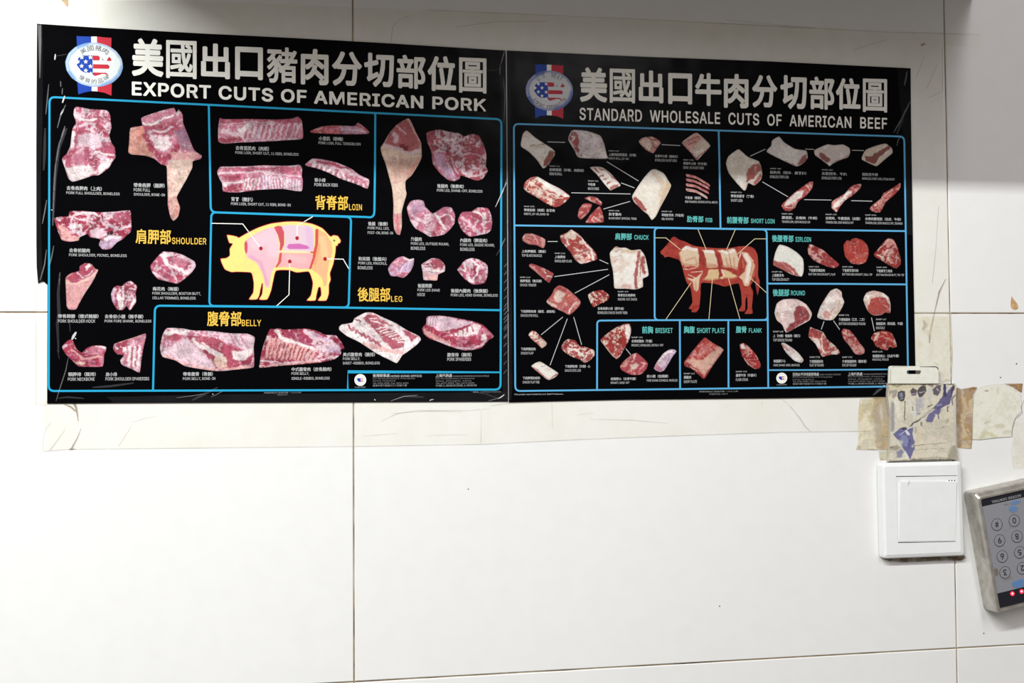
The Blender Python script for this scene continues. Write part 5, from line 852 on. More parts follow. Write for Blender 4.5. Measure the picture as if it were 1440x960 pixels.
# ================================================================== TAPE
def tape(label, P, h, name='tape_strip', mat='tape'):
    o = MB().poly(P, h).build(name, mat, None, label); o['category'] = 'tape'; return o
HTP = 0.0003
def edge(p, P, wd=1.0, h=HTP+0.00005): return MB().ribbon(P, wd, h).build('grimy_edge', 'tape_edge', p)
t_bl = tape('long clear tape strip under the bottom edge of the pork poster', [(60, 634.5), (66, 612), (58, 590), (62, 563), (677, 560), (676, 624.5), (500, 627.5), (300, 629.5), (97, 631.5)], HTP)
edge(t_bl, [(60, 634.5), (97, 631.5), (300, 629.5), (500, 627.5), (676, 624.5)], 0.9); edge(t_bl, [(677, 577), (676.3, 624)], 0.8)
for q, wd_, m_ in (([(104, 566), (107, 573), (109, 584), (110, 592)], [5, 3.4, 2.2, 1.0], 'smudge'), ([(114, 602), (109, 615), (103, 626), (100, 632)], [0.8, 1.6, 2.4, 3.0], 'smudge'), ([(97, 631.5), (106, 631)], [2, 1.4], 'smudge'), ([(90, 568), (100, 572), (106, 578)], [1, 3, 2], 'smudge'),
        ([(186, 597), (176, 613), (166, 628)], [0.5, 1.0, 0.6], 'tape_edge'), ([(92, 603), (80, 620), (70, 633)], [0.5, 1.0, 1.6], 'tape_edge'), ([(72, 594), (65, 602), (61, 615), (60, 633)], 0.8, 'tape_edge'), ([(186, 594), (200, 589), (222, 584)], [0.5, 1, 0.4], 'tape_edge'), ([(536, 592), (548, 586), (560, 581), (585, 577), (620, 577), (660, 577), (690, 574)], [0.4, 0.8, 1.2, 1.3, 1.4, 1.0, 0.5], 'tape_edge'),
        ([(550, 581), (600, 578), (650, 579)], [0.4, 1.0, 0.4], 'tape_edge'), ([(510, 613), (535, 611), (560, 609)], [0.3, 0.9, 0.3], 'tape_edge'), ([(600, 612.5), (630, 611), (660, 611)], [0.3, 0.8, 0.3], 'tape_edge')):
    MB().ribbon(q, wd_, HTP+0.0001).build('crease', m_, t_bl)
t_br = tape('long clear tape strip under the bottom edge of the beef poster', [(677, 624.5), (678, 561), (1206, 557), (1206, 606), (1100, 607.5), (950, 612.5), (820, 617.5)], HTP+0.0001)
edge(t_br, [(677, 624.5), (820, 617.5), (950, 612.5), (1100, 607.5), (1224, 606)], 0.9, HTP+0.0002)
for q, wd_ in (([(1112, 572), (1125, 588), (1132, 599), (1139, 606)], 2.0), ([(1100, 561), (1113, 573)], 1.0), ([(830, 589), (890, 590.5), (940, 595)], 1.1), ([(812, 583), (835, 580)], 1.0), ([(776, 567), (777, 602)], 0.8), ([(1071, 566), (1071.5, 569)], 1.2), ([(690, 570), (722, 566), (760, 565)], 1.8)):
    MB().ribbon(q, [wd_*0.5]+[wd_]*(len(q)-2)+[wd_*0.6], HTP+0.00022).build('crease', 'tape_edge', t_br)
t_l = tape('clear tape strip down the left edge of the pork poster', [(50, 398), (53.5, 398.5), (57, 397), (68, 400), (68, 569), (50.5, 569)], HTP+0.0001)
edge(t_l, [(50, 398), (50.6, 569), (66, 569.5)], 0.9, HTP+0.0002)
t_t = tape('wide clear tape strip over the top edges of both posters', [(60, -2), (300, 3), (600, 14), (900, 27), (1378, 48.5), (1377, 66), (1326, 64), (1326, 128), (1300, 140), (1283, 142), (1281, 99), (900, 81), (540, 62), (280, 49), (60, 36)], HTP)
edge(t_t, [(600, 14), (900, 27), (1240, 45), (1378, 48.5)], 0.9)
edge(t_t, [(1325.5, 64), (1325.5, 129), (1305, 138)], 0.9)
for q, wd_ in (([(1295, 64), (1301, 61)], 3.4), ([(1300, 78), (1288, 110)], 0.8), ([(1318, 90), (1303, 125)], 0.8), ([(550, 60), (552, 38), (562, 28), (575, 22)], 0.8), ([(640, 38), (700, 30), (770, 30)], 0.7), ([(1200, 70), (1250, 55)], 0.7), ([(1020, 28), (1150, 40)], 0.6)):
    MB().ribbon(q, wd_, HTP+0.0001).build('crease', 'smudge' if wd_ > 3 else 'tape_edge', t_t)
t_r = tape('grimy tape strip down the right edge of the beef poster, ending above the plastic packet', [(1282, 143), (1300, 141), (1326, 129), (1328, 180), (1333, 330), (1338, 441), (1339.5, 500), (1338, 533), (1334, 537), (1286, 537), (1284, 370)], HTP)
edge(t_r, [(1337, 441), (1339, 500), (1338, 533), (1334, 537), (1322, 537.5)], 1.2)
MB().ribbon([(1330, 392), (1321, 410), (1314, 440), (1308, 468), (1307, 482)], [1.0, 2.6, 1.2, 3.0, 2.0], HTP+0.0001).build('smear', 'smudge', t_r)
MB().ribbon([(1320, 290), (1316, 350), (1311, 398)], 0.9, HTP+0.0001).build('crease', 'tape_edge', t_r)
MB().ribbon([(1290, 506), (1296, 514)], 0.9, HTP+0.0001).build('crease', 'tape_edge', t_r)
MB().ribbon([(1299, 450), (1302, 458), (1297, 464)], [2, 6, 2], HTP+0.0001).build('smear', 'smudge', t_r)
# tape lying on the print: pale strokes painting the gloss and glints along its wrinkles
HC = 0.0016
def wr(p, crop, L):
    for mat, q, wd_ in L: stroke(p, 'wrinkle_gloss', mat, crop, q, wd_*(0.65 if mat != 'spark' else 0.8), HC)
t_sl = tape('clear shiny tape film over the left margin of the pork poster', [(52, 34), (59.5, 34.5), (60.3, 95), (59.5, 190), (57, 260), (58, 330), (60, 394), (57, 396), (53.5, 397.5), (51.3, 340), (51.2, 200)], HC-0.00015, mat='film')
MB().ribbon([(55.5, 35), (56.2, 60), (56, 110)], [5, 4, 1], HC).build('wrinkle_gloss', 'crease', t_sl)
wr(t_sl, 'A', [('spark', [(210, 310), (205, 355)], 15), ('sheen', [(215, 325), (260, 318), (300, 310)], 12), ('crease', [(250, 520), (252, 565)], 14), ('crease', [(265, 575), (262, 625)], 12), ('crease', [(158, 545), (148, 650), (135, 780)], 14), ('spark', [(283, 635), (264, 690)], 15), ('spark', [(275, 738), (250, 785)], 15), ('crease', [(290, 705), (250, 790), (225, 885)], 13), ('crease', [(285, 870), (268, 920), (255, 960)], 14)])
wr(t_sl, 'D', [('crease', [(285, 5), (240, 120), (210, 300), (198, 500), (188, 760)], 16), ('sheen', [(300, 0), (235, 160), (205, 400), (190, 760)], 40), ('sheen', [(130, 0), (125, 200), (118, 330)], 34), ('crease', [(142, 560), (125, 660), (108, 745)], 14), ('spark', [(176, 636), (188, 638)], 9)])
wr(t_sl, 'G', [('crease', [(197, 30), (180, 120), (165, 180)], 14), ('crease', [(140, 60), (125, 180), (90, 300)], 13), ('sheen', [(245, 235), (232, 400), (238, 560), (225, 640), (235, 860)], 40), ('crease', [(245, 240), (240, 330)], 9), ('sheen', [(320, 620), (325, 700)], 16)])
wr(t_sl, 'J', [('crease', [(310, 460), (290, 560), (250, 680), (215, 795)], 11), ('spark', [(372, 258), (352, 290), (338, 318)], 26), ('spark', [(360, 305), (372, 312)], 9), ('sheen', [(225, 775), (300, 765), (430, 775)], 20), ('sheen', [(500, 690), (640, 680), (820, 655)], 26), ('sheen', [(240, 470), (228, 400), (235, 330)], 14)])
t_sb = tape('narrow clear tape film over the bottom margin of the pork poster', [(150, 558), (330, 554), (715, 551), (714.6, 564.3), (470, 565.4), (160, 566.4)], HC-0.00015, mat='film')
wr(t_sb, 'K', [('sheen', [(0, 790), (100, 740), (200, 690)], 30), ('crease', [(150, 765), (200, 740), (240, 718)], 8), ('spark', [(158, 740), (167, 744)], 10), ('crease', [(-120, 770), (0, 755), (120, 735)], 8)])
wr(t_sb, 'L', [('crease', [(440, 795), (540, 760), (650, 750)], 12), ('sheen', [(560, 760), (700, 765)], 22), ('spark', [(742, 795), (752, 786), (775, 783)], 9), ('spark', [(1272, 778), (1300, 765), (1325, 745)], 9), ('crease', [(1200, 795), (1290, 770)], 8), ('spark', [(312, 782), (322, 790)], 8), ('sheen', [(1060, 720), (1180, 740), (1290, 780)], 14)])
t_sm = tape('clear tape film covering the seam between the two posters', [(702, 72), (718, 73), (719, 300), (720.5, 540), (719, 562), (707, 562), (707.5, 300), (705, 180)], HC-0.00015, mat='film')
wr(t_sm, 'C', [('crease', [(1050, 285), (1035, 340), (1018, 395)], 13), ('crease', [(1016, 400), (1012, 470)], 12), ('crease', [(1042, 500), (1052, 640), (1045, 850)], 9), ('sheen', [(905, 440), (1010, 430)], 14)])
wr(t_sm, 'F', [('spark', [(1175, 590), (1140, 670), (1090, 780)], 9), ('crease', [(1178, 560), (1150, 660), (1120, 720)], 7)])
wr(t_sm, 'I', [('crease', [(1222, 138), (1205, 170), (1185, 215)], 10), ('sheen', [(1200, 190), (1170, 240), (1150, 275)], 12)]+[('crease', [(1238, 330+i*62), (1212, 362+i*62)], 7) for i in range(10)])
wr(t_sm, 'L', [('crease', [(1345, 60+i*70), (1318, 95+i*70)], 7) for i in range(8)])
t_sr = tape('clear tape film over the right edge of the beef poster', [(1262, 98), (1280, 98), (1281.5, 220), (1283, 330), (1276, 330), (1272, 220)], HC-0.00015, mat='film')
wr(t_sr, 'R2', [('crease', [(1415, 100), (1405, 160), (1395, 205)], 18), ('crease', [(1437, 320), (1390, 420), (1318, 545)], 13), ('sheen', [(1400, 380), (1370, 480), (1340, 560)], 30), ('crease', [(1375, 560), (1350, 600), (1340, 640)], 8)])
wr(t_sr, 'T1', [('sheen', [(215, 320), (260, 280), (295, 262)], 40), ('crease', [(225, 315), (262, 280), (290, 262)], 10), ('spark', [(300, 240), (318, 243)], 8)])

# ================================================================== OLD TAPE RESIDUE, STICKER, PACKET
def residue(label, crop, out, base, fat, amt, feats, soft, h=0.0005, cat='residue', name='tape_residue', seed=3, nsc=16, sm=False):
    o = paint(name, crop, out, base, fat, amt, feats, None, h, mat='residue', seed=seed, nsc=nsc, step=1.2, smoothen=sm, label=label, rim=0.0, alpha_soft=soft, fine=0.06, warp=1.5)
    o['category'] = cat; return o
residue('yellowed square of old tape left of the plastic packet', 'T1', [(105, 345), (345, 325), (345, 765), (75, 762), (98, 690), (95, 500)], (222, 213, 184), (206, 192, 152), 0.3,
        [('s', (168, 140, 98), [(265, 340), (240, 460), (260, 560), (270, 720)], 60, .6), ('s', (176, 150, 108), [(325, 340), (320, 760)], 60, .8), ('s', (160, 140, 105), [(75, 762), (345, 765)], 9, .7), ('s', (150, 130, 95), [(90, 690), (120, 640)], 7, .6), ('s', (150, 125, 90), [(225, 345), (330, 330)], 20, .6)], (1.0, 0.95), seed=4)
residue('brown sticky residue between the plastic packet and the pale sticker', 'V3', [(95, 160), (150, 180), (270, 160), (310, 165), (268, 240), (262, 640), (250, 762), (105, 752)], (176, 142, 98), (200, 178, 142), 0.4,
        [('s', (140, 100, 56), [(110, 175), (300, 170)], 30, .8), ('s', (150, 112, 66), [(130, 300), (130, 740)], 34, .6), ('s', (150, 104, 56), [(190, 560), (235, 640)], 8, .8), ('s', (206, 184, 150), [(180, 280), (190, 420)], 40, .6), ('s', (140, 108, 66), [(245, 660), (250, 760)], 9, .8)], (1.2, 1.0), seed=9)
residue('brown sticky residue at the top right corner of the pale sticker', 'V3', [(545, 128), (745, 128), (735, 225), (640, 165)], (172, 134, 88), (150, 110, 66), 0.4, [], (1.0, 1.0), seed=12, h=0.00045)
residue('yellowed stained tape end between the beef poster and the upright joint, above the hang tab', 'T1', [(560, -330), (850, -330), (866, -100), (862, 190), (830, 218), (555, 218)], (246, 240, 216), (240, 230, 200), 0.3,
        [('s', (188, 168, 130), [(858, -60), (862, 100), (850, 200), (760, 216)], 18, .7), ('s', (196, 178, 140), [(640, -200), (700, -120), (680, 40)], 26, .35), ('s', (160, 140, 104), [(800, 205), (830, 200)], 10, .7), ('s', (150, 140, 120), [(715, 60), (735, 75)], 8, .6)], (2.5, 0.42), seed=41, h=0.00055, nsc=18)
stk = paint('sticker', 'V3', [(258, 668), (262, 400), (275, 240), (300, 190), (345, 160), (430, 143), (540, 133), (600, 150), (680, 192), (725, 235), (728, 320), (735, 400), (690, 440), (662, 480), (642, 560), (640, 642), (480, 655), (330, 672)], (228, 227, 212), (220, 218, 200), 0.25,
    [('s', (190, 180, 120), [(340, 660), (380, 600), (480, 645)], 34, .5), ('s', (186, 176, 140), [(490, 540), (550, 540)], 40, .5), ('s', (150, 140, 116), [(392, 205), (402, 210)], 18, .8), ('s', (200, 194, 160), [(500, 180), (505, 230)], 26, .5), ('s', (184, 176, 142), [(380, 510), (420, 505)], 26, .5), ('s', (196, 188, 160), [(575, 600), (620, 600)], 40, .5), ('s', (190, 184, 150), [(330, 672), (500, 655)], 8, .7)],
    None, 0.0007, mat='packet', seed=15, nsc=9, step=1.3, smoothen=False, label='pale round-topped sticker on the wall right of the plastic packet', rim=0.08, fine=0.03, thick=0.0004)
stk['category'] = 'sticker'
residue('faint cream tape patch at the right edge beside the cracked sticker', 'V3', [(650, 500), (735, 430), (770, 300), (790, 640), (790, 960), (640, 960), (612, 780), (640, 655)], (244, 238, 220), (236, 228, 206), 0.4, [], (3.0, 0.32), seed=21, h=0.0004)
crk = MB().ribbon(C('V3', [(754, 290), (728, 355), (738, 420), (705, 445), (672, 468), (655, 515), (642, 570), (638, 640)]), [0.7, 1.3, 0.9, 1.5, 1.1, 1.3, 0.9, 0.7], 0.0009).build('crack', 'smudge', None, 'thin brown crack running down beside the pale sticker'); crk['category'] = 'crack'

pk = root('plastic_packet', U(1300, 648, 0), 'grimy clear plastic packet with blue smears and an ivory hang tab, above the light switch', 'packet')
HPK = 0.0045
BL = (92, 90, 140); DK = (40, 38, 50); GY = (120, 120, 140)
v2 = lambda L: [(x, y+720) for x, y in L]      # crop V2 sits 60 px (720 units) below V1
paint('sleeve', 'V1', [(110, 350), (1230, 352), (1262, 380), (1250, 600), (1252, 1320), (1298, 1630), (620, 1640), (120, 1662), (140, 1300), (150, 900), (100, 560)], (212, 204, 182), (198, 192, 172), 0.25, [
    ('p', (206, 196, 160), [(150, 360), (700, 355), (440, 430), (250, 480), (170, 470)], 40, .8), ('s', (150, 142, 110), [(190, 370), (260, 400), (330, 370)], 30, .8), ('s', (120, 112, 110), [(150, 500), (230, 490), (200, 560)], 60, .6), ('s', (170, 120, 90), [(120, 380), (125, 560)], 20, .6),
    ('s', (226, 224, 208), [(240, 620), (300, 900)], 70, .7), ('s', (214, 212, 206), [(470, 650), (540, 900)], 60, .6), ('s', (160, 160, 180), [(600, 620), (620, 860)], 60, .6), ('s', (190, 190, 196), [(800, 450), (820, 620)], 60, .5),
    ('e', DK, [(275, 490), (330, 468), (390, 475), (398, 560), (375, 640), (330, 655), (285, 630), (265, 560)]), ('p', (130, 134, 160), [(300, 510), (350, 500), (350, 570), (320, 590), (295, 560)], 12), ('s', (190, 190, 190), [(300, 610), (350, 605)], 14, .7),
    ('p', (60, 56, 66), [(480, 470), (530, 410), (600, 470), (580, 545), (500, 555)], 20, .9), ('s', (170, 150, 190), [(500, 520), (560, 515)], 14, .8), ('p', (44, 42, 58), [(600, 460), (640, 400), (740, 390), (752, 470), (700, 560), (640, 580), (610, 540)], 16), ('s', (190, 186, 210), [(640, 500), (720, 480)], 12, .8), ('s', (60, 30, 36), [(680, 400), (740, 350)], 40, .7), ('s', (96, 60, 56), [(800, 360), (850, 390)], 50, .7),
    ('p', (70, 62, 84), [(850, 450), (920, 390), (1010, 380), (1000, 470), (940, 560), (860, 520)], 24, .9), ('s', (190, 184, 214), [(930, 440), (960, 460)], 22, .8),
    ('p', (74, 66, 126), [(1040, 360), (1085, 350), (1090, 520), (1180, 400), (1240, 380), (1190, 560), (1150, 690), (1060, 740), (960, 790), (880, 770), (960, 640), (1030, 560)], 14), ('s', (58, 52, 90), [(1060, 370), (1070, 560)], 34, .9), ('s', (50, 46, 70), [(1200, 380), (1185, 560)], 30, .8), ('s', (190, 190, 200), [(1110, 380), (1110, 460)], 26, .8), ('s', (220, 214, 200), [(1215, 480), (1190, 560)], 16, .8), ('s', (60, 58, 76), [(1240, 545), (1190, 600), (1190, 710)], 18, .8), ('s', (60, 58, 76), [(1115, 740), (1110, 810)], 22, .8),
    ('s', (40, 38, 44), [(385, 660), (385, 970)], 16, .9), ('s', (60, 60, 62), [(520, 745), (515, 800)], 16, .8)]+[('s', (92, 94, 150), [(630, 600+i*20), (670, 604+i*20)], 8, .8) for i in range(8)]+[('s', (150, 154, 186), [(590, 640), (590, 900)], 14, .7), ('s', (160, 164, 192), [(700, 600), (690, 760)], 50, .5),
    ('s', (50, 46, 54), [(770, 752), (850, 700)], 10, .9), ('s', (60, 58, 60), [(580, 870), (640, 850)], 8, .8), ('s', (110, 108, 112), [(490, 1060), (700, 900), (900, 740)], 24, .9), ('s', (220, 216, 206), [(620, 950), (860, 780)], 10, .8), ('s', (44, 42, 50), [(480, 1060), (650, 960)], 14, .9),
    ('p', (88, 84, 140), [(900, 780), (990, 760), (1000, 800), (960, 870), (900, 860), (880, 950), (840, 1000), (760, 1000), (740, 960), (800, 860)], 20, .9), ('s', (150, 156, 186), [(940, 720), (1000, 700)], 30, .7), ('s', (104, 96, 130), [(960, 880), (960, 930)], 26, .9), ('s', (110, 92, 84), [(660, 1020), (670, 1050)], 34, .8), ('s', (160, 140, 120), [(575, 1100), (575, 1160)], 30, .7),
    ('p', (84, 84, 146), [(190, 1200), (260, 1140), (350, 1090), (420, 1110), (520, 1090), (520, 1260), (560, 1330), (555, 1440), (520, 1520), (480, 1640), (440, 1540), (380, 1500), (370, 1450), (290, 1300), (230, 1250)], 14), ('p', (136, 142, 184), [(330, 1220), (420, 1230), (450, 1320), (420, 1420), (360, 1400), (320, 1300)], 30, .8), ('s', (230, 230, 236), [(420, 1150), (450, 1200)], 34, .8), ('s', (226, 224, 230), [(300, 1212), (420, 1130), (520, 1060)], 8), ('s', (44, 40, 54), [(350, 1110), (410, 1100)], 34, .8), ('s', (70, 66, 120), [(470, 1300), (460, 1400)], 20, .7), ('s', (190, 190, 180), [(510, 1420), (540, 1380)], 16, .8),
    ('p', (104, 108, 150), [(250, 1500), (340, 1450), (370, 1500), (330, 1600), (250, 1600)], 30, .8), ('s', (220, 222, 222), [(390, 1500), (420, 1600)], 40, .8), ('p', (150, 140, 124), [(130, 1420), (250, 1390), (330, 1420), (250, 1480), (140, 1470)], 26, .8), ('s', (110, 70, 72), [(130, 1430), (180, 1425)], 22, .8), ('s', (130, 132, 150), [(185, 700), (180, 1130)], 60, .75), ('s', (210, 210, 190), [(200, 1330), (320, 1340)], 60, .6),
    ('s', (146, 130, 100), [(560, 1400), (800, 1370), (1100, 1350)], 8, .8), ('s', (120, 106, 80), [(570, 1400), (720, 1390)], 8, .8), ('s', (160, 150, 126), [(560, 1470), (800, 1450), (1050, 1450)], 8, .7), ('s', (210, 190, 180), [(900, 1230), (1050, 1280)], 60, .6), ('s', (150, 112, 80), [(1130, 960), (1090, 1020)], 12, .8), ('s', (150, 112, 80), [(1070, 1060), (1010, 1100)], 12, .8), ('s', (170, 158, 120), [(1000, 1100), (800, 1140)], 8, .5), ('s', (214, 196, 160), [(650, 1150), (600, 1350)], 80, .5),
    ('p', (136, 128, 112), [(1180, 1400), (1260, 1380), (1290, 1620), (1100, 1620), (1130, 1500)], 60, .7), ('s', (160, 150, 124), [(500, 1630), (900, 1600), (1280, 1625)], 30, .7), ('s', (62, 52, 44), [(130, 1655), (500, 1640), (1290, 1626)], 11, .9), ('s', (52, 40, 34), [(150, 352), (1240, 356)], 12, .85), ('s', (196, 190, 184), [(1225, 620), (1235, 1350)], 36, .6), ('s', (90, 84, 110), [(820, 1130), (960, 1050)], 0.1)],
    pk, HPK, mat='packet', seed=77, nsc=24, step=0.8, smoothen=False, rim=0.05, fine=0.07, thick=0.004, warp=0.7)
tb_out = rrect([(1250.2, 514.2), (1319.5, 515), (1320, 539.2), (1249.3, 539.4)], [3.5, 3.5, 0, 0], 4)
slot = rrect([(1275.2, 520.4), (1295.7, 520.4), (1295.7, 525.8), (1275.2, 525.8)], 2.6, 4)
mb = MB(); ym = 523.1
for sg in (-1, 1):                                    # the face of the tab, in two halves around the slot
    a_ = [p for p in tb_out if (p[1]-ym)*sg > 0]; b_ = [p for p in slot if (p[1]-ym)*sg > 0]
    cx_ = np.mean([p[0] for p in slot]); a_.sort(key=lambda p: math.atan2((p[1]-ym)*sg, (p[0]-cx_))); b_.sort(key=lambda p: -math.atan2((p[1]-ym)*sg, (p[0]-cx_)))
    mb.poly([(1319.7, ym)]+a_+[(1249.8, ym), (1275.2, ym)]+b_+[(1295.7, ym)], HPK+0.0014)
for P_, inv in ((tb_out, 1), (slot, -1)):
    A_ = UA(P_, HPK+0.0014); B_ = A_.copy(); B_[:, 1] = -(HPK-0.0002); n_ = len(P_); V_ = list(A_)+list(B_); F_ = []; c_ = A_.mean(0)
    for i in range(n_):
        f = (i, (i+1) % n_, n_+(i+1) % n_, n_+i); q = np.array([V_[k] for k in f]); nr = np.cross(q[1]-q[0], q[2]-q[1])
        F_.append(f if (nr@(q.mean(0)-c_))*inv > 0 else f[::-1])
    mb.add(V_, F_)
tb = mb.build('hang_tab', 'tab', pk)
MB().ribbon([(1254.5, 515.6), (1276, 515.2)], 0.6, HPK+0.00145).build('grimy_edge', 'smudge', tb)
MB().ribbon([(1293, 515.5), (1316, 515.6), (1318.5, 517), (1319.3, 520)], [0.5, 1.2, 1.4, 0.8], HPK+0.00145).build('grimy_edge', 'gap', tb)
MB().ribbon([(1252.4, 519), (1252, 538)], 0.7, HPK+0.00145).build('grimy_edge', 'smudge', tb)
MB().ribbon([(1249.6, 538.9), (1319.8, 538.6)], 1.1, HPK+0.00145).build('grimy_edge', 'tape_edge', tb)

# ================================================================== LIGHT SWITCH
sw = root('light_switch', U(1298, 716, 0), 'square white rocker light switch below the plastic packet', 'light switch')
def lerp4(q, ins, cen=None):
    q = np.array(q, float); c = q.mean(0); out = []
    for i in range(4):
        d = c-q[i]; out.append(q[i]+np.sign(d)*ins)
    return [tuple(a) for a in out]
fq = [(1238.6, 651.0), (1351.6, 648.4), (1356.4, 780.8), (1242.0, 785.2)]
op = [(1260.0, 669.2), (1345.8, 668.2), (1344.6, 761.6), (1262.8, 763.4)]
mb = MB()
def ringloop(mb, rings):
    base_i = len(mb.V); n = len(rings[0])
    for r in rings: mb.V += [tuple(v) for v in r]
    for k in range(len(rings)-1):
        for i in range(n):
            f = (base_i+k*n+i, base_i+k*n+(i+1) % n, base_i+(k+1)*n+(i+1) % n, base_i+(k+1)*n+i); mb.F.append(f)
o0 = rrect(fq, 4.5, 4); oin = rrect(lerp4(fq, 3.2), 3, 4); oinn = rrect(lerp4(fq, 5.2), 2, 4); hole = rrect(op, 0.6, 4)
back = UA(o0, 0.0075); back[:, 1] = -0.0002
def opened(P, h, out=0.0): return UA(P, h)
ringloop(mb, [back, UA(o0, 0.0070), UA(rrect(lerp4(fq, 1.2), 4, 4), 0.0082), UA(oinn, 0.0092), UA(hole, 0.0092)])
hb = UA(hole, 0.0092); hb2 = hb.copy(); hb2[:, 1] = -0.0080
ringloop(mb, [hb, hb2])
plate = mb.build('cover_plate', 'plastic', sw)
pb = MB().poly(hole, 0.0082).build('recess', 'gap', plate)
ro = [(1260.2, 670.4), (1345.9, 668.9), (1344.5, 760.9), (1263.0, 762.2)]
mb = MB(); a0 = rrect(ro, 0.8, 2); a1 = UA(a0, 0.0091); a2 = a1.copy(); a2[:, 1] = -0.0083
mb.add(*(lambda V, Fc: (V, Fc))(list(a1)+list(a2), [(i, (i+1) % len(a0), len(a0)+(i+1) % len(a0), len(a0)+i) for i in range(len(a0))])); mb.poly(a0, 0.0091)
mb.build('rocker_frame', 'plastic', sw)
ki = [(1266.4, 677.2), (1345.0, 677.0), (1344.0, 760.0), (1264.6, 761.3)]
mb = MB(); kk = rrect(ki, 1.0, 2); k1 = UA(kk, 0.0101); k2 = UA(kk, 0.0101); k2[:, 1] = -0.0087
k1[:, 1] += np.interp([p[1] for p in kk], [677, 761], [-0.0004, 0.0006])
nK = len(kk); V_ = list(k1)+list(k2); mb.add(V_, [tuple(range(nK))[::1]]+[(i, (i+1) % nK, nK+(i+1) % nK, nK+i) for i in range(nK)])
mb.F = fix(np.array(mb.V), mb.F[:1])+mb.F[1:]
key = mb.build('rocker', 'plastic', sw)
for x in (1334.8, 1338.6, 1342.4):
    MB().poly([(x+0.8*math.cos(k*math.pi/4), 675.4+1.0*math.sin(k*math.pi/4)) for k in range(8)], 0.0093).build('indicator_hole', 'gap', key)
MB().ribbon([(1279.2, 674.6), (1278.2, 679), (1276.6, 682.5)], [1.2, 2.6, 1.0], 0.0107).build('scuff', 'tape_edge', key)
MB().ribbon([(1266, 677), (1300, 676.4), (1330, 676.9)], [0.5, 0.9, 0.4], 0.0102).build('scuff', 'tape_edge', key)
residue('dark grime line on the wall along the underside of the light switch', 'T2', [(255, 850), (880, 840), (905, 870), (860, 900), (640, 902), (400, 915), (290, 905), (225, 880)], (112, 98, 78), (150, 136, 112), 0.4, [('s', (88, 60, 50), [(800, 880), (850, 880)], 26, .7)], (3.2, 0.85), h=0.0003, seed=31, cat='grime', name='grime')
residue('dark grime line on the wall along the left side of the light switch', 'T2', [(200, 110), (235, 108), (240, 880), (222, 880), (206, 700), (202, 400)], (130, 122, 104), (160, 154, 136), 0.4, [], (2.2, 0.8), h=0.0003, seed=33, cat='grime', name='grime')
residue('yellowish stain on the wall above the left corner of the light switch', 'T1', [(255, 760), (345, 762), (350, 850), (270, 855), (262, 830)], (206, 200, 170), (180, 160, 120), 0.3, [], (3.0, 0.8), h=0.0003, seed=35, cat='grime', name='grime')

# ================================================================== KEYPAD
kp = root('door_keypad', U(1420, 780, 0), 'steel access keypad mounted upside down, at the right edge right of the light switch', 'keypad')
HK = 0.021
A0 = U(1375.6, 699.2, HK); B0 = U(1403.6, 859.8, HK)                # front left edge
dv = (A0-B0); KH = dv.length; ey = dv.normalized(); ex = Vector((-ey.z, 0, ey.x)); ex = ex if ex.x > 0 else -ex
KW = 0.0715
def KP(u, v, h): q = B0+ex*u+ey*v; return (q.x, -h, q.z)
def kuv(px, py, h):
    q = U(px, py, h)-B0; return q.dot(ex), q.dot(ey)
def kring(ins, h, r=0.004, seg=4, top=None):
    top = ins if top is None else top
    c = [(ins, ins), (KW-ins, ins), (KW-ins, KH-top), (ins, KH-top)]
    return [KP(a, b, h) for a, b in rrect(c, r, seg)]
mb = MB(); ringloop(mb, [kring(-0.0016, 0.0002, .0035, top=-.0040), kring(-0.0016, 0.0150, .0035, top=-.0040), kring(-0.0012, 0.0180, .003, top=-.0032), kring(-0.0002, HK-.0004, .003, top=-.0004), kring(0.0005, HK+0.0002, .0025), kring(0.0021, HK+0.0002, .002), kring(0.0026, HK-0.0012, .002)])
case = mb.build('casing', 'steel', kp, smooth=False)
HF = HK-0.0010
def kpoly(uv, h, name, mat, parent, thick=0):
    V = [KP(a, b, h) for a, b in uv]; n = len(V); Fc = [tuple(range(n))]; Fc = fix(V, Fc)
    if thick:
        V2 = [KP(a, b, h-thick) for a, b in uv]; Fc += [(i, (i+1) % n, n+(i+1) % n, n+i) for i in range(n)]; V = V+V2
    return mk(name, V, Fc, MT[mat], parent)
fc = kpoly([(.0024, .0024), (KW-.0024, .0024), (KW-.0024, KH-.0024), (.0024, KH-.0024)], HF, 'face_plate', 'face', kp)
tb0 = kuv(1380.2, 712.2, HF)[1]; bb1 = kuv(1403.0, 834.0, HF)[1]
kpoly([(.0024, tb0), (KW-.0024, tb0), (KW-.0024, KH-.0024), (.0024, KH-.0024)], HF+.00015, 'title_band', 'dark', kp)
kpoly([(.0024, .0024), (KW-.0024, .0024), (KW-.0024, bb1), (.0024, bb1)], HF+.00015, 'indicator_band', 'dark', kp)
def ktext(s, cu, cv, wd, hh, mat, parent, bold=0.0, name='lettering', h=HF+.0006, rot=True):
    V, Fc = text_mesh(s, bold, 3); lo, hi = V.min(0), V.max(0)
    u = ((V[:, 0]-lo[0])/(hi[0]-lo[0])-.5)*wd; v = ((V[:, 1]-lo[1])/(hi[1]-lo[1])-.5)*hh
    if rot: u, v = -u, -v
    lay = 9 if bold else 1; hs = h+np.repeat(np.arange(lay)*4e-6, len(u)//lay)
    W = [KP(cu+a, cv+b, c) for a, b, c in zip(u, v, hs)]; return mk(name, W, fix(W, Fc), MT[mat], parent)
cu0, cv0 = kuv(1401.8, 737.2, HF+.0004); cu1, cv1 = kuv(1413.2, 804.4, HF+.0004); cu2, cv2 = kuv(1426.3, 732.0, HF+.0004)
colw = cu2-cu0; R = 0.00545
cols_ = [['#', '9', '6', '3'], ['0', '8', '5', '2'], ['*', '7', '4', '1']]
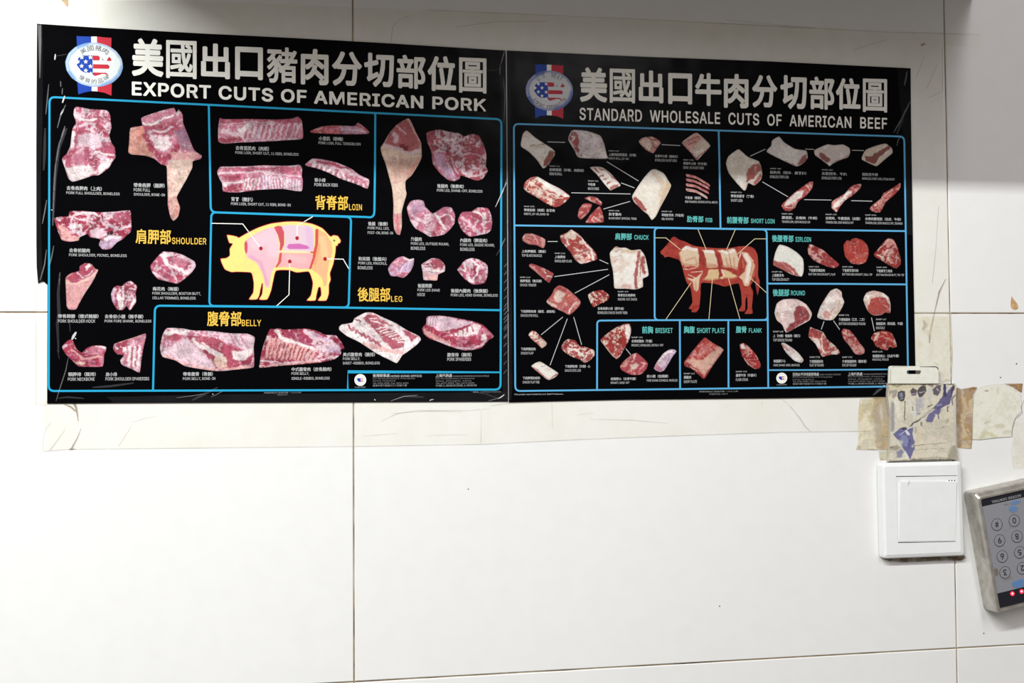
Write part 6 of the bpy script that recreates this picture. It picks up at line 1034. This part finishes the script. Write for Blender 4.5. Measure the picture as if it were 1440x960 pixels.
for ci_, cc_ in enumerate(cols_):
    for ri, ch in enumerate(cc_):
        t = ri/3; cu = cu0+(cu1-cu0)*t+colw*ci_; cv = cv0+(cv1-cv0)*t
        circ = [(cu+R*math.cos(k*math.pi/16), cv+R*math.sin(k*math.pi/16)) for k in range(32)]
        bt = kpoly(circ, HF+.0004, 'button', 'face', kp, 0.0004)
        n = 32; V = [KP(a, b, HF+.0005) for a, b in circ]+[KP(cu+(a-cu)*.93, cv+(b-cv)*.93, HF+.0005) for a, b in circ]
        mk('button_ring', V, fix(V, [(i, (i+1) % n, n+(i+1) % n, n+i) for i in range(n)]), MT['ink'], bt)
        ktext(ch, cu, cv, 0.0034 if ch not in '1*' else 0.002, 0.0052 if ch != '*' else .003, 'gap', bt, 0.01, 'numeral')
la, lb = kuv(1392, 705.5, HF+.0003), kuv(1438, 696, HF+.0003)
ktext('ACCESS CONTROL', la[0]+0.0165, (la[1]+lb[1])/2-0.0002, 0.030, 0.0023, 'grey', kp, 0.02, h=HF+.0003)
for px, py in ((1424.2, 834.6), (1437.2, 831.5)):
    a, b = kuv(px, py, HF+.001)
    q = [(a+.0019*math.cos(k*math.pi/8), b+.0019*math.sin(k*math.pi/8)) for k in range(16)]
    l_ = kpoly(q, HF+.0009, 'led', 'led', kp, .0008)
    kpoly([(a-.0003+.0008*math.cos(k*math.pi/6), b+.0003+.0008*math.sin(k*math.pi/6)) for k in range(12)], HF+.00095, 'led_core', 'ledcore', l_)
a3 = kuv(1450.2, 828.4, HF); kpoly([(a3[0]+.0019*math.cos(k*math.pi/8), a3[1]+.0019*math.sin(k*math.pi/8)) for k in range(16)], HF+.0009, 'led', 'led', kp, .0008)
def blot(pts, mat, h=HF+.0007, nm='smear'):
    q = smooth_closed(pts, 1.5); MB().poly([tuple(p) for p in q], h).build(nm, mat, kp)
blot([(1418.5, 716), (1421, 711), (1427, 710.5), (1432, 713), (1430, 718), (1424, 720.5)], 'bluestain')
blot([(1420, 706.5), (1428, 703), (1436, 703), (1432, 708), (1424, 709)], 'bluestain')
blot([(1424, 818), (1436, 814), (1440, 814), (1440, 824), (1430, 826.5), (1424, 824)], 'bluestain')
blot([(1411, 709), (1416, 707.2), (1419.5, 708.2), (1414, 710.3)], 'smudge')
blot([(1398, 799), (1403, 799), (1404, 806), (1401, 810), (1399, 806)], 'smudge')
blot([(1404, 812), (1412, 814.5), (1420, 809), (1424, 812), (1414, 816)], 'tape_edge')
blot([(1418.5, 739), (1423, 739), (1422, 742), (1419, 742)], 'tape_edge'); blot([(1412, 743), (1415, 743.5), (1413.5, 746.5)], 'tape_edge')

# ================================================================== CHIPS AND SPECKS ON THE TILES
def spot(name, P, mat, label, h=0.0002):
    o = MB().poly([tuple(q) for q in smooth_closed(P, 1.2)], h).build(name, mat, None, label); o['category'] = name.split('_')[-1]; return o
spot('glaze_chip', C('T5', [(100, 100), (101, 101), (102, 100)]) if False else [(1422.5, 416.5), (1425, 420), (1430.5, 427), (1431.8, 433), (1428, 435.5), (1423.2, 434), (1421.3, 429)], 'chip', 'small orange-brown chip in the tile glaze above the pale sticker')
spot('glaze_chip', [(85, -2), (95.5, -2), (96, 9), (93.5, 8.5), (89, 3)], 'chip', 'tiny brown chip in the tile at the top edge above the round emblem')
for i, (x, y, r, lb) in enumerate([(1429.5, 511.3, 1.0, 'tiny dark speck on the tile above the pale sticker'), (1383.5, 890.2, 0.9, 'tiny dark speck on the tile below the keypad'),
        (837, 620, 0.0, ''), (658.5, 687.5, 0.8, 'tiny dark speck on the big tile below the seam of the posters'), (1012, 852, 0.9, 'tiny dark speck low on the big tile under the beef poster'),
        (1407, 530.5, 0.9, 'tiny speck just above the round top of the sticker')]):
    if r: spot('speck', [(x+r*math.cos(k*1.256), y+r*1.2*math.sin(k*1.256)) for k in range(5)], 'ink', lb)
